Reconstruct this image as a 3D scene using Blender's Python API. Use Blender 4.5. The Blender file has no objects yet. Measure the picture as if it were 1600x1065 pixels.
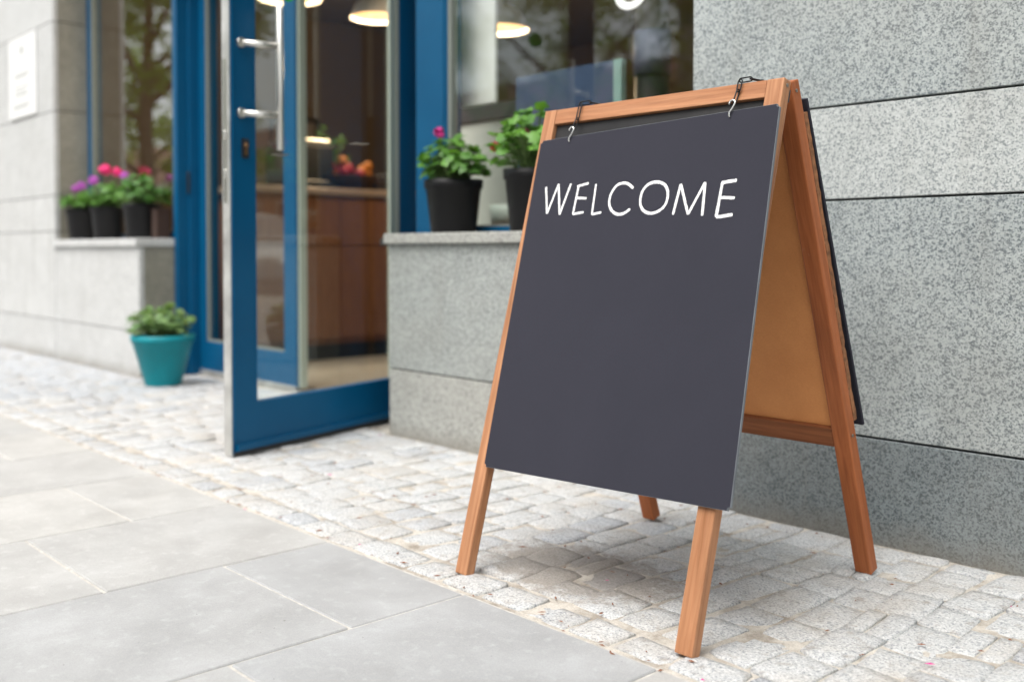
import bpy, bmesh, math, random
from mathutils import Vector, Matrix, noise

S = bpy.context.scene
COL = S.collection
R = math.radians

# ------------------------------------------------------------------ camera, world, sun, exposure
cd = bpy.data.cameras.new('camera')
cam = bpy.data.objects.new('camera', cd); COL.objects.link(cam); S.camera = cam
CAM = Vector((0, 0, 0.70))
PSI = R(42.672); PITCH = R(1.5)
cam.location = CAM
cam.rotation_euler = (R(90) - PITCH, 0, R(90) - PSI)
cd.sensor_fit = 'HORIZONTAL'; cd.sensor_width = 36; cd.lens = 36 * 1587 / 1600
cd.shift_x = 0.0; cd.shift_y = -(532.5 - 432.56) / 1600
cd.clip_start = 0.05; cd.clip_end = 600
cd.dof.use_dof = True; cd.dof.focus_distance = 1.95; cd.dof.aperture_fstop = 2.1
cd.dof.aperture_blades = 0

w = bpy.data.worlds.new('World'); S.world = w; w.use_nodes = True
nt = w.node_tree; nt.nodes.clear()
sky = nt.nodes.new('ShaderNodeTexSky'); sky.sky_type = 'NISHITA'; sky.sun_disc = False
SUN_EL = R(60); SUN_AZ = R(174)          # azimuth of the sun, clockwise from +Y
sky.sun_elevation = SUN_EL; sky.sun_rotation = SUN_AZ
sky.air_density = 1.0; sky.dust_density = 2.5; sky.ozone_density = 1.0
hs = nt.nodes.new('ShaderNodeHueSaturation'); hs.inputs['Saturation'].default_value = 0.22
bg = nt.nodes.new('ShaderNodeBackground'); bg.inputs['Strength'].default_value = 0.15
wo = nt.nodes.new('ShaderNodeOutputWorld')
nt.links.new(sky.outputs[0], hs.inputs['Color']); nt.links.new(hs.outputs[0], bg.inputs[0]); nt.links.new(bg.outputs[0], wo.inputs[0])

sl = bpy.data.lights.new('sun', 'SUN'); sun = bpy.data.objects.new('sun', sl); COL.objects.link(sun)
sl.energy = 1.5; sl.angle = R(50); sl.color = (1.0, 0.955, 0.90)
sd = Vector((math.sin(SUN_AZ) * math.cos(SUN_EL), math.cos(SUN_AZ) * math.cos(SUN_EL), math.sin(SUN_EL)))
sun.rotation_euler = sd.to_track_quat('Z', 'Y').to_euler()
sun.location = (0, -5, 12)

S.render.engine = 'CYCLES'
S.view_settings.view_transform = 'Standard'; S.view_settings.look = 'None'
S.view_settings.gamma = 1; S.view_settings.use_curve_mapping = False
S.view_settings.exposure = 1.22
S.cycles.max_bounces = 8; S.cycles.transparent_max_bounces = 16
S.cycles.glossy_bounces = 4; S.cycles.diffuse_bounces = 4

# ------------------------------------------------------------------ materials
def new_mat(name):
    m = bpy.data.materials.new(name); m.use_nodes = True
    t = m.node_tree; p = t.nodes['Principled BSDF']
    return m, t, p
def N(t, kind, **kw):
    n = t.nodes.new(kind)
    for k, v in kw.items():
        if k in n.inputs: n.inputs[k].default_value = v
        else: setattr(n, k, v)
    return n
def ramp(t, src, stops, interp='LINEAR'):
    r = t.nodes.new('ShaderNodeValToRGB'); r.color_ramp.interpolation = interp
    e = r.color_ramp.elements
    while len(e) < len(stops): e.new(0.5)
    for q, (p, c) in zip(e, stops):
        q.position = p; q.color = (c[0], c[1], c[2], 1) if isinstance(c, tuple) else (c, c, c, 1)
    t.links.new(src, r.inputs[0]); return r.outputs[0]
def mix(t, fac, a, b, mode='MIX'):
    m = t.nodes.new('ShaderNodeMix'); m.data_type = 'RGBA'; m.blend_type = mode
    for s, i in ((fac, 0), (a, 6), (b, 7)):
        if isinstance(s, (int, float)): m.inputs[i].default_value = s
        elif isinstance(s, tuple): m.inputs[i].default_value = (s[0], s[1], s[2], 1)
        else: t.links.new(s, m.inputs[i])
    return m.outputs[2]
def coords(t, scale=(1, 1, 1), use='Object'):
    tc = t.nodes.new('ShaderNodeTexCoord'); mp = t.nodes.new('ShaderNodeMapping')
    mp.inputs['Scale'].default_value = scale
    t.links.new(tc.outputs[use], mp.inputs[0]); return mp.outputs[0]
def worldpos(t, scale=(1, 1, 1)):
    g = t.nodes.new('ShaderNodeNewGeometry'); mp = t.nodes.new('ShaderNodeMapping')
    mp.inputs['Scale'].default_value = scale
    t.links.new(g.outputs['Position'], mp.inputs[0]); return mp.outputs[0]
def noise_tex(t, vec, scale, detail=4, rough=.55, dist=0):
    n = t.nodes.new('ShaderNodeTexNoise'); n.inputs['Scale'].default_value = scale
    n.inputs['Detail'].default_value = detail; n.inputs['Roughness'].default_value = rough
    n.inputs['Distortion'].default_value = dist
    t.links.new(vec, n.inputs['Vector']); return n.outputs['Fac']
def bump(t, p, h, strength=.3, dist=.002):
    b = t.nodes.new('ShaderNodeBump'); b.inputs['Strength'].default_value = strength; b.inputs['Distance'].default_value = dist
    t.links.new(h, b.inputs['Height']); t.links.new(b.outputs[0], p.inputs['Normal'])
def objrand(t):
    o = t.nodes.new('ShaderNodeObjectInfo'); return o.outputs['Random']

def plain(name, c, rough=.5, metal=0, noise_amt=0.0, nscale=20, spec=None, coat=0):
    m, t, p = new_mat(name)
    p.inputs['Roughness'].default_value = rough; p.inputs['Metallic'].default_value = metal
    if spec is not None: p.inputs['Specular IOR Level'].default_value = spec
    if noise_amt:
        f = noise_tex(t, coords(t), nscale, 5)
        a = tuple(max(0, x * (1 - noise_amt)) for x in c); b = tuple(min(1, x * (1 + noise_amt)) for x in c)
        t.links.new(ramp(t, f, [(.3, a), (.7, b)]), p.inputs['Base Color'])
        t.links.new(ramp(t, f, [(.3, max(.02, rough - .08)), (.7, min(1, rough + .08))]), p.inputs['Roughness'])
    else:
        p.inputs['Base Color'].default_value = (*c, 1)
    return m

def granite(name, light, mid, dark, stain=(.30, .29, .26), stain_amt=.35, rough=.55, grain=310):
    m, t, p = new_mat(name)
    v = worldpos(t)
    wob = t.nodes.new('ShaderNodeTexNoise'); wob.inputs['Scale'].default_value = grain * .9; wob.inputs['Detail'].default_value = 2
    t.links.new(v, wob.inputs['Vector'])
    va = t.nodes.new('ShaderNodeVectorMath'); va.operation = 'MULTIPLY_ADD'; va.inputs[1].default_value = (.0035, .0035, .0035)
    t.links.new(wob.outputs['Color'], va.inputs[0]); t.links.new(v, va.inputs[2])
    def crystals(scale):
        vo = t.nodes.new('ShaderNodeTexVoronoi'); vo.inputs['Scale'].default_value = scale
        t.links.new(va.outputs[0], vo.inputs['Vector'])
        sp_ = t.nodes.new('ShaderNodeSeparateColor'); t.links.new(vo.outputs['Color'], sp_.inputs[0]); return sp_.outputs[0], sp_.outputs[1]
    k1, k1b = crystals(grain); k2, _ = crystals(grain * .72)
    f1 = noise_tex(t, v, grain * .45, 3, .6)
    # dark mica gathers in loose clusters
    ad = t.nodes.new('ShaderNodeMath'); ad.operation = 'MULTIPLY_ADD'; ad.inputs[1].default_value = .8
    t.links.new(f1, ad.inputs[0]); t.links.new(k1, ad.inputs[2])
    base = ramp(t, ad.outputs[0], [(.44, dark), (.58, tuple((a_ * .5 + b_ * .5) for a_, b_ in zip(dark, mid))), (.74, mid), (.95, light)])
    base = mix(t, ramp(t, k1b, [(.80, 0.0), (.86, .55)]), base, tuple(min(.66, x * 1.28) for x in light))
    c = mix(t, ramp(t, k2, [(.10, .8), (.16, 0.0)]), base, dark)
    big = noise_tex(t, v, 1.7, 5, .6)
    c = mix(t, ramp(t, big, [(.45, 0.0), (.75, stain_amt)]), c, stain, 'MIX')
    mid2 = noise_tex(t, v, 9, 4, .6)
    c = mix(t, .5, c, ramp(t, mid2, [(.3, .42), (.7, .58)]), 'OVERLAY')
    orr = objrand(t)
    c = mix(t, 1.0, c, ramp(t, orr, [(0, .93), (1, 1.0)]), 'MULTIPLY')
    # damp grime just above the ground, and faint vertical runs
    sep = t.nodes.new('ShaderNodeSeparateXYZ'); g = t.nodes.new('ShaderNodeNewGeometry'); t.links.new(g.outputs['Position'], sep.inputs[0])
    runs = noise_tex(t, worldpos(t, (14, 14, .8)), 1.0, 4, .6)
    c = mix(t, ramp(t, runs, [(.55, 0.0), (.8, .28)]), c, (.20, .19, .165))
    gm = t.nodes.new('ShaderNodeMath'); gm.operation = 'MULTIPLY_ADD'; gm.inputs[1].default_value = .09; 
    t.links.new(mid2, gm.inputs[0]); t.links.new(sep.outputs[2], gm.inputs[2])
    c = mix(t, ramp(t, gm.outputs[0], [(.045, .55), (.11, 0.0)]), c, (.19, .17, .14))
    t.links.new(c, p.inputs['Base Color'])
    p.inputs['Roughness'].default_value = rough
    bump(t, p, k1, .10, .0006)
    return m

M = {}
M['granite_light'] = granite('granite_light', (.47, .49, .478), (.37, .395, .388), (.19, .212, .217))
M['granite_mid'] = granite('granite_mid', (.39, .42, .412), (.265, .295, .298), (.105, .125, .136))
M['granite_dark'] = granite('granite_dark', (.185, .213, .22), (.122, .144, .152), (.048, .061, .069))
M['granite_pale_lit'] = granite('granite_pale_lit', (.58, .583, .57), (.48, .484, .475), (.30, .304, .304), stain_amt=.12)  # brighter light on the left facade, put into a paler stone colour
M['granite_wall'] = granite('granite_wall', (.37, .39, .375), (.27, .29, .28), (.13, .143, .142))
M['granite_sill'] = granite('granite_sill', (.42, .42, .39), (.31, .312, .29), (.13, .133, .125))
M['granite_reveal_shade'] = granite('granite_reveal_shade', (.29, .275, .225), (.20, .188, .15), (.10, .096, .08))  # recess shade of the left returns, put into a darker stone colour

def cobble_mat():
    m, t, p = new_mat('cobble_granite')
    v = worldpos(t)
    f1 = noise_tex(t, v, 210, 4, .7)
    c = ramp(t, f1, [(.34, (.16, .18, .20)), (.44, (.39, .40, .41)), (.55, (.53, .535, .535)), (.7, (.64, .645, .64))])
    f2 = noise_tex(t, v, 75, 4, .65)
    c = mix(t, ramp(t, f2, [(.33, .65), (.44, 0.0)]), c, (.24, .255, .275))
    big = noise_tex(t, v, 5.5, 4, .6)
    c = mix(t, ramp(t, big, [(.46, 0.0), (.72, .42)]), c, (.40, .345, .28))
    fine = noise_tex(t, v, 28, 5, .7)
    c = mix(t, ramp(t, fine, [(.58, 0.0), (.74, .38)]), c, (.35, .315, .265))
    c = mix(t, 1.0, c, ramp(t, objrand(t), [(0, (.84, .86, .89)), (.3, (.95, .945, .93)), (.8, (1.0, 1.0, .99)), (1, (1.0, .985, .96))]), 'MULTIPLY')
    # the board's brownish shade, painted onto the stones beneath it
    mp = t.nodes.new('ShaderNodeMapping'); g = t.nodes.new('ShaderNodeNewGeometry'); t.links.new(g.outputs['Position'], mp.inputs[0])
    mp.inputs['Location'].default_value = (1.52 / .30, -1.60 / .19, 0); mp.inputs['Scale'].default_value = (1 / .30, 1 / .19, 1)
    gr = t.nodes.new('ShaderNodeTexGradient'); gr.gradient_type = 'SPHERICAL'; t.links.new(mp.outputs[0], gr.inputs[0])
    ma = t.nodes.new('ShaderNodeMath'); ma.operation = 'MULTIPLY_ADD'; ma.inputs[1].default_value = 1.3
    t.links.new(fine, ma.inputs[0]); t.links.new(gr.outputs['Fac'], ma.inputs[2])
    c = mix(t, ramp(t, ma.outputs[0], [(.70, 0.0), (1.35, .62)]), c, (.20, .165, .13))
    t.links.new(c, p.inputs['Base Color']); p.inputs['Roughness'].default_value = .72
    h1 = noise_tex(t, v, 60, 6, .68)
    bump(t, p, h1, .85, .006)
    return m
M['cobble'] = cobble_mat()

def sand_mat():
    m, t, p = new_mat('joint_sand')
    v = worldpos(t)
    f = noise_tex(t, v, 14, 6, .65); f2 = noise_tex(t, v, 260, 4, .7)
    c = ramp(t, f, [(.33, (.25, .215, .175)), (.58, (.52, .485, .43))])
    c = mix(t, .6, c, ramp(t, f2, [(.3, .3), (.7, .68)]), 'OVERLAY')
    t.links.new(c, p.inputs['Base Color']); p.inputs['Roughness'].default_value = .95
    bump(t, p, f2, .8, .003)
    return m
M['sand'] = sand_mat()
M['mortar'] = plain('mortar', (.44, .42, .385), .95, noise_amt=.22, nscale=60)

def paver_mat():
    m, t, p = new_mat('paving_concrete')
    v = worldpos(t)
    f = noise_tex(t, v, 5.5, 6, .62, .3); f2 = noise_tex(t, v, 420, 3, .7); f3 = noise_tex(t, v, 34, 5, .7)
    c = ramp(t, f, [(.3, (.325, .321, .311)), (.55, (.385, .381, .37)), (.75, (.435, .432, .422))])
    c = mix(t, .35, c, ramp(t, f2, [(.3, .33), (.7, .66)]), 'OVERLAY')
    c = mix(t, ramp(t, f3, [(.54, 0.0), (.75, .45)]), c, (.55, .55, .54))
    st = noise_tex(t, v, 2.6, 6, .68, .8)
    c = mix(t, ramp(t, st, [(.54, 0.0), (.70, .36)]), c, (.29, .288, .28))
    sp = noise_tex(t, v, 95, 2, .5)
    c = mix(t, ramp(t, sp, [(.74, 0.0), (.77, .7)]), c, (.18, .165, .15))
    c = mix(t, 1.0, c, ramp(t, objrand(t), [(0, (.82, .84, .87)), (.4, (.95, .95, .95)), (1, (1.03, 1.02, 1.0))]), 'MULTIPLY')
    t.links.new(c, p.inputs['Base Color'])
    t.links.new(ramp(t, f, [(.3, .62), (.7, .8)]), p.inputs['Roughness'])
    bump(t, p, f2, .25, .0012)
    return m
M['paver'] = paver_mat()

def wood_mat(name, axis, light, dark, sat=1.0):
    m, t, p = new_mat(name)
    sc = {'z': (34, 34, 1.6), 'x': (1.6, 34, 34)}[axis]
    v0 = coords(t, sc)
    oi = t.nodes.new('ShaderNodeObjectInfo'); ad = t.nodes.new('ShaderNodeVectorMath'); ad.operation = 'ADD'
    ml = t.nodes.new('ShaderNodeMath'); ml.operation = 'MULTIPLY'; ml.inputs[1].default_value = 37.0
    t.links.new(oi.outputs['Random'], ml.inputs[0]); t.links.new(v0, ad.inputs[0]); t.links.new(ml.outputs[0], ad.inputs[1])
    v = ad.outputs[0]
    f = noise_tex(t, v, 1.5, 5, .6, 1.4)
    wv = t.nodes.new('ShaderNodeTexWave'); wv.wave_type = 'RINGS'; wv.inputs['Scale'].default_value = .55; wv.inputs['Distortion'].default_value = 5.0
    wv.inputs['Detail'].default_value = 3; wv.inputs['Detail Scale'].default_value = 1.2
    t.links.new(v, wv.inputs['Vector'])
    fine = noise_tex(t, v, 7, 4, .7)
    c = ramp(t, f, [(.28, dark), (.5, tuple((a + b) / 2 for a, b in zip(light, dark))), (.72, light)])
    c = mix(t, .35, c, ramp(t, wv.outputs['Fac'], [(.0, .38), (.6, .56), (1, .5)]), 'OVERLAY')
    c = mix(t, .5, c, ramp(t, fine, [(.3, .36), (.55, .55)]), 'OVERLAY')
    p.inputs['Specular IOR Level'].default_value = .22
    wear = noise_tex(t, coords(t), 28, 5, .7)
    c = mix(t, ramp(t, wear, [(.66, 0.0), (.78, .35)]), c, (.52, .38, .27))
    t.links.new(c, p.inputs['Base Color'])
    t.links.new(ramp(t, wear, [(.3, .38), (.7, .56)]), p.inputs['Roughness'])
    bump(t, p, fine, .18, .0008)
    return m
M['wood_v'] = wood_mat('stained_wood', 'z', (.47, .238, .125), (.27, .112, .050))
M['wood_h'] = wood_mat('stained_wood_rail', 'x', (.45, .218, .110), (.27, .106, .046))
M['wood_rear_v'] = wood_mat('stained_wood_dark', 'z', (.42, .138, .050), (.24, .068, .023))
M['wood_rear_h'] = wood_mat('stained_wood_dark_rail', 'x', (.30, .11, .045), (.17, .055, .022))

def hardboard_mat():
    m, t, p = new_mat('hardboard')
    v = coords(t)
    f = noise_tex(t, v, 5, 6, .7); f2 = noise_tex(t, coords(t, (1, 1, 3)), 160, 3, .7)
    c = ramp(t, f, [(.3, (.56, .215, .065)), (.7, (.68, .285, .095))])
    c = mix(t, .4, c, ramp(t, f2, [(.3, .38), (.7, .62)]), 'OVERLAY')
    t.links.new(c, p.inputs['Base Color']); p.inputs['Roughness'].default_value = .7
    bump(t, p, f2, .15, .0006)
    return m
M['hardboard'] = hardboard_mat()

M['torn_board'] = plain('torn_hardboard', (.24, .105, .045), .9, noise_amt=.45, nscale=70)

def chalkboard_mat(name, c0, c1, rough):
    m, t, p = new_mat(name)
    v = coords(t)
    f = noise_tex(t, v, 3.2, 6, .65, .6); f2 = noise_tex(t, coords(t, (1, 1, 1)), 420, 2, .6)
    c = ramp(t, f, [(.3, c0), (.72, c1)])
    c = mix(t, .12, c, ramp(t, f2, [(.3, .3), (.7, .7)]), 'OVERLAY')
    t.links.new(c, p.inputs['Base Color']); p.inputs['Roughness'].default_value = rough
    p.inputs['Specular IOR Level'].default_value = .25
    bump(t, p, f2, .1, .0004)
    return m
M['slate'] = chalkboard_mat('chalkboard_paint', (.0232, .0233, .0332), (.0268, .0267, .0378), .85)
M['slate_old'] = chalkboard_mat('old_black_paint', (.012, .012, .013), (.035, .034, .034), .6)
M['slate_edge'] = plain('board_edge_paint', (.14, .155, .17), .5, noise_amt=.15)

def chalk_mat():
    m, t, p = new_mat('chalk')
    f = noise_tex(t, coords(t), 900, 2, .7)
    f2 = noise_tex(t, coords(t), 420, 3, .7)
    t.links.new(mix(t, ramp(t, f2, [(.36, .75), (.46, 0.0)]), ramp(t, f, [(.33, .60), (.5, .86)]), (.12, .12, .14)), p.inputs['Base Color']); p.inputs['Roughness'].default_value = 1
    p.inputs['Specular IOR Level'].default_value = 0
    return m
M['chalk'] = chalk_mat()

M['black_iron'] = plain('black_chain', (.018, .018, .02), .38, .6)
M['zinc'] = plain('zinc_hook', (.66, .66, .64), .25, 1)
M['screw'] = plain('screw_steel', (.30, .28, .25), .4, 1)

def blue_paint():
    m, t, p = new_mat('blue_powder_coat')
    v = coords(t)
    f = noise_tex(t, v, 3, 5, .6); f2 = noise_tex(t, v, 800, 2, .6); f3 = noise_tex(t, v, 22, 6, .75)
    p.inputs['Specular IOR Level'].default_value = .22
    c = ramp(t, f, [(.3, (.0005, .066, .158)), (.7, (.0007, .079, .182))])
    c = mix(t, ramp(t, f3, [(.64, 0.0), (.8, .16)]), c, (.16, .22, .27))
    t.links.new(c, p.inputs['Base Color']); 
    t.links.new(ramp(t, f3, [(.3, .32), (.7, .48)]), p.inputs['Roughness'])
    bump(t, p, f2, .08, .0004)
    return m
M['blue'] = blue_paint()
M['alu'] = plain('worn_aluminium', (.62, .62, .60), .42, .75, noise_amt=.18, nscale=14)
M['rubber'] = plain('grey_seal', (.20, .22, .20), .7)
M['bead'] = plain('glass_edge_bead', (.36, .40, .34), .35, .2)
M['dark_rubber'] = plain('black_rubber', (.02, .02, .02), .7)
M['steel'] = plain('brushed_steel', (.70, .69, .65), .34, 1)
M['brass'] = plain('lock_brass', (.48, .27, .15), .35, 1)

def glass_mat(name, tint=(.90, .95, .92), ior=1.55):
    m, t, p = new_mat(name); t.nodes.remove(p)
    out = [n for n in t.nodes if n.type == 'OUTPUT_MATERIAL'][0]
    tr = N(t, 'ShaderNodeBsdfTransparent'); tr.inputs[0].default_value = (*tint, 1)
    gl = N(t, 'ShaderNodeBsdfGlossy'); gl.inputs['Roughness'].default_value = .004; gl.inputs[0].default_value = (.97, 1, .98, 1)
    fr = N(t, 'ShaderNodeFresnel'); fr.inputs['IOR'].default_value = ior
    mx = N(t, 'ShaderNodeMixShader')
    geo = N(t, 'ShaderNodeNewGeometry'); inv = N(t, 'ShaderNodeMath', operation='SUBTRACT'); inv.inputs[0].default_value = 1.0
    t.links.new(geo.outputs['Backfacing'], inv.inputs[1])
    ml = N(t, 'ShaderNodeMath', operation='MULTIPLY'); t.links.new(fr.outputs[0], ml.inputs[0]); t.links.new(inv.outputs[0], ml.inputs[1])
    t.links.new(ml.outputs[0], mx.inputs[0]); t.links.new(tr.outputs[0], mx.inputs[1]); t.links.new(gl.outputs[0], mx.inputs[2])
    t.links.new(mx.outputs[0], out.inputs[0]); return m
M['glass'] = glass_mat('window_glass', (.955, .975, .96), 3.2)
M['door_glass'] = glass_mat('door_glass', (.955, .975, .96), 1.62)
M['shop_glass'] = glass_mat('shop_window_glass', (.965, .98, .97), 1.75)
M['acrylic'] = plain('acrylic_edge', (.22, .33, .31), .2)

M['black_plastic'] = plain('black_plastic_pot', (.0055, .0055, .0065), .5, noise_amt=.3, nscale=12, spec=.25)
M['teal_plastic'] = plain('teal_plastic_pot', (.001, .215, .255), .48, noise_amt=.12, nscale=9, spec=.3)
M['soil'] = plain('soil', (.035, .024, .016), .95, noise_amt=.5, nscale=90)

def leaf_mat(name, a, b, trans=.35):
    m, t, p = new_mat(name)
    r = objrand(t); f = noise_tex(t, worldpos(t), 26, 3)
    ad = N(t, 'ShaderNodeMath', operation='MULTIPLY_ADD'); ad.inputs[1].default_value = .55
    t.links.new(r, ad.inputs[0]); 
    hf = N(t, 'ShaderNodeMath', operation='MULTIPLY'); hf.inputs[1].default_value = .6; t.links.new(f, hf.inputs[0]); t.links.new(hf.outputs[0], ad.inputs[2])
    c = ramp(t, ad.outputs[0], [(.15, a), (.85, b)])
    t.links.new(c, p.inputs['Base Color']); p.inputs['Roughness'].default_value = .45
    out = [n for n in t.nodes if n.type == 'OUTPUT_MATERIAL'][0]
    tl = N(t, 'ShaderNodeBsdfTranslucent'); t.links.new(mix(t, 1.0, c, (1.0, 1.0, .45), 'MULTIPLY'), tl.inputs[0])
    mx = N(t, 'ShaderNodeMixShader'); mx.inputs[0].default_value = trans
    t.links.new(p.outputs[0], mx.inputs[1]); t.links.new(tl.outputs[0], mx.inputs[2]); t.links.new(mx.outputs[0], out.inputs[0])
    return m
M['leaf'] = leaf_mat('geranium_leaf', (.035, .12, .022), (.15, .34, .055))
M['leaf_grey'] = leaf_mat('greyish_leaf', (.07, .17, .045), (.26, .40, .16))
M['leaf_tree'] = leaf_mat('tree_leaf', (.09, .18, .035), (.24, .36, .07), .5)
M['stem'] = plain('plant_stem', (.09, .15, .04), .6)
M['petal_pink'] = plain('pink_petal', (.85, .03, .22), .6)
M['petal_purple'] = plain('purple_petal', (.50, .10, .52), .6)
M['petal_magenta'] = plain('magenta_petal', (.55, .02, .22), .6)
M['petal_red'] = plain('red_petal', (.80, .02, .07), .6)
M['bark'] = plain('bark', (.085, .065, .05), .9, noise_amt=.4, nscale=18)

M['plaster_brown'] = plain('brown_interior_wall', (.17, .125, .085), .8, noise_amt=.10, nscale=1.2)
M['plaster_pale'] = plain('pale_interior_wall', (.55, .56, .48), .8, noise_amt=.05, nscale=2)
M['ceil'] = plain('interior_ceiling', (.26, .21, .165), .9, noise_amt=.06)
M['floor_in'] = plain('interior_floor_tile', (.34, .285, .22), .35, noise_amt=.1, nscale=3)
M['counter_wood'] = wood_mat('counter_wood', 'z', (.235, .105, .052), (.15, .06, .028))
M['counter_top'] = plain('counter_top', (.34, .25, .19), .3)
M['dark'] = plain('dark_trim', (.016, .018, .02), .4)
M['blueboard'] = plain('blue_board', (.026, .046, .10), .6, noise_amt=.06, nscale=3)
M['greyblue'] = plain('grey_blue_band', (.12, .135, .21), .6)
M['greybrown'] = plain('grey_brown_post', (.26, .225, .20), .7)
M['white'] = plain('white_enamel', (.78, .77, .74), .4)
M['cream'] = plain('cream_pot', (.55, .60, .53), .5)
M['paper'] = plain('notice_paper', (.70, .70, .69), .6)
M['ink'] = plain('faint_ink', (.40, .41, .39), .7)
M['orange'] = plain('orange_skin', (.50, .17, .02), .5)
M['redfruit'] = plain('red_skin', (.42, .03, .05), .4)
M['green_sticker'] = plain('green_sticker', (.02, .40, .02), .5)
M['white_vinyl'] = plain('white_vinyl', (.82, .84, .82), .5)
M['basket'] = plain('dark_basket', (.035, .016, .010), .8, noise_amt=.3, nscale=60)

def emit(name, c, s):
    m, t, p = new_mat(name); p.inputs['Base Color'].default_value = (*c, 1)
    p.inputs['Emission Color'].default_value = (*c, 1); p.inputs['Emission Strength'].default_value = s
    return m
M['lamp_glow'] = emit('lamp_glow', (1.0, .56, .19), .38)
M['lamp_glow'].node_tree.nodes['Principled BSDF'].inputs['Base Color'].default_value = (.12, .08, .04, 1)

def render_wall(name, c):
    m, t, p = new_mat(name); v = worldpos(t)
    f = noise_tex(t, v, .8, 6, .6); f2 = noise_tex(t, v, 60, 3)
    cc = ramp(t, f, [(.3, tuple(x * .86 for x in c)), (.7, c)])
    t.links.new(cc, p.inputs['Base Color']); p.inputs['Roughness'].default_value = .9; bump(t, p, f2, .2, .003); return m
M['plaster_cream'] = render_wall('cream_render', (.62, .58, .50))
M['plaster_pink'] = render_wall('salmon_render', (.52, .33, .25))
M['plaster_grey'] = render_wall('grey_render', (.50, .51, .50))
M['roof_tile'] = plain('roof_tile', (.22, .11, .08), .8, noise_amt=.2)
M['asphalt'] = plain('asphalt', (.052, .052, .053), .9, noise_amt=.25, nscale=30)
M['kerb'] = plain('kerb_granite', (.36, .36, .35), .8, noise_amt=.2, nscale=40)
M['road_paint'] = plain('road_paint', (.7, .7, .68), .7, noise_amt=.12, nscale=20)
M['earth'] = plain('earth', (.12, .10, .07), .95, noise_amt=.3, nscale=2)
M['car_paint'] = plain('white_car_paint', (.80, .81, .82), .22, coat=1)
M['car_glass'] = plain('car_glass', (.02, .025, .03), .05)
M['tyre'] = plain('tyre', (.02, .02, .02), .8)
M['tail_red'] = plain('tail_lamp_plastic', (.45, .01, .01), .25)

# ------------------------------------------------------------------ helpers
def box(bm, x0, x1, y0, y1, z0, z1, mat=None):
    vs = [bm.verts.new(p) for p in ((x0, y0, z0), (x1, y0, z0), (x1, y1, z0), (x0, y1, z0), (x0, y0, z1), (x1, y0, z1), (x1, y1, z1), (x0, y1, z1))]
    fs = [(0, 3, 2, 1), (4, 5, 6, 7), (0, 1, 5, 4), (1, 2, 6, 5), (2, 3, 7, 6), (3, 0, 4, 7)]
    out = []
    for f in fs:
        fc = bm.faces.new([vs[i] for i in f]); out.append(fc)
        if mat is not None: fc.material_index = mat
    return vs
def bevel(bm, w, seg=2):
    bmesh.ops.bevel(bm, geom=bm.edges[:], offset=w, segments=seg, profile=.6, affect='EDGES', clamp_overlap=True)
def tube(bm, pts, r, n=10, closed=False, cap=True):
    pts = [Vector(p) for p in pts]; rings = []
    rs = r if isinstance(r, (list, tuple)) else [r] * len(pts)
    L = len(pts); up = None
    for i, p in enumerate(pts):
        a = pts[(i - 1) % L] if (closed or i > 0) else p; b = pts[(i + 1) % L] if (closed or i < L - 1) else p
        d = (b - a).normalized()
        if up is None:
            up = Vector((0, 0, 1)) if abs(d.z) < .9 else Vector((1, 0, 0))
        x = d.cross(up).normalized(); up = x.cross(d).normalized()
        rings.append([bm.verts.new(p + (x * math.cos(2 * math.pi * k / n) + up * math.sin(2 * math.pi * k / n)) * rs[i]) for k in range(n)])
    for i in range(L if closed else L - 1):
        A, B = rings[i], rings[(i + 1) % L]
        for k in range(n):
            f = bm.faces.new((A[k], A[(k + 1) % n], B[(k + 1) % n], B[k])); f.smooth = True
    if cap and not closed:
        bm.faces.new(list(reversed(rings[0]))); bm.faces.new(rings[-1])
def lathe(bm, prof, n=32, cx=0, cy=0, smooth=True, mats=None):
    rings = [[bm.verts.new((cx + r * math.cos(2 * math.pi * k / n), cy + r * math.sin(2 * math.pi * k / n), z)) for k in range(n)] if r > 1e-6 else [bm.verts.new((cx, cy, z))] for r, z in prof]
    for i in range(len(prof) - 1):
        A, B = rings[i], rings[i + 1]
        for k in range(n):
            k2 = (k + 1) % n
            if len(A) == 1 and len(B) == 1: continue
            if len(A) == 1: f = bm.faces.new((A[0], B[k2], B[k]))
            elif len(B) == 1: f = bm.faces.new((A[k], A[k2], B[0]))
            else: f = bm.faces.new((A[k], A[k2], B[k2], B[k]))
            f.smooth = smooth
            if mats: f.material_index = mats[i]
def obj(name, bm, mats, parent=None, loc=None, rot=None, recalc=True, smooth=False):
    if recalc: bmesh.ops.recalc_face_normals(bm, faces=bm.faces[:])
    me = bpy.data.meshes.new(name); bm.to_mesh(me); bm.free()
    for m in (mats if isinstance(mats, (list, tuple)) else [mats]): me.materials.append(M[m] if isinstance(m, str) else m)
    if smooth:
        for p in me.polygons: p.use_smooth = True
    o = bpy.data.objects.new(name, me); COL.objects.link(o)
    if parent: o.parent = parent
    if loc is not None: o.location = loc
    if rot is not None: o.rotation_euler = rot
    return o
def meshobj(name, me, parent=None, loc=None, rot=None, scale=None):
    o = bpy.data.objects.new(name, me); COL.objects.link(o)
    if parent: o.parent = parent
    if loc is not None: o.location = loc
    if rot is not None: o.rotation_euler = rot
    if scale is not None: o.scale = scale
    return o
def tag(o, label=None, cat=None, group=None, kind=None):
    if label: o['label'] = label
    if cat: o['category'] = cat
    if group: o['group'] = group
    if kind: o['kind'] = kind
    return o
def thing(name, label, cat, loc=(0, 0, 0), rz=0, group=None):
    o = bpy.data.objects.new(name, None); COL.objects.link(o); o.location = loc; o.rotation_euler = (0, 0, rz)
    o.empty_display_size = .1
    return tag(o, label, cat, group)
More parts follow.
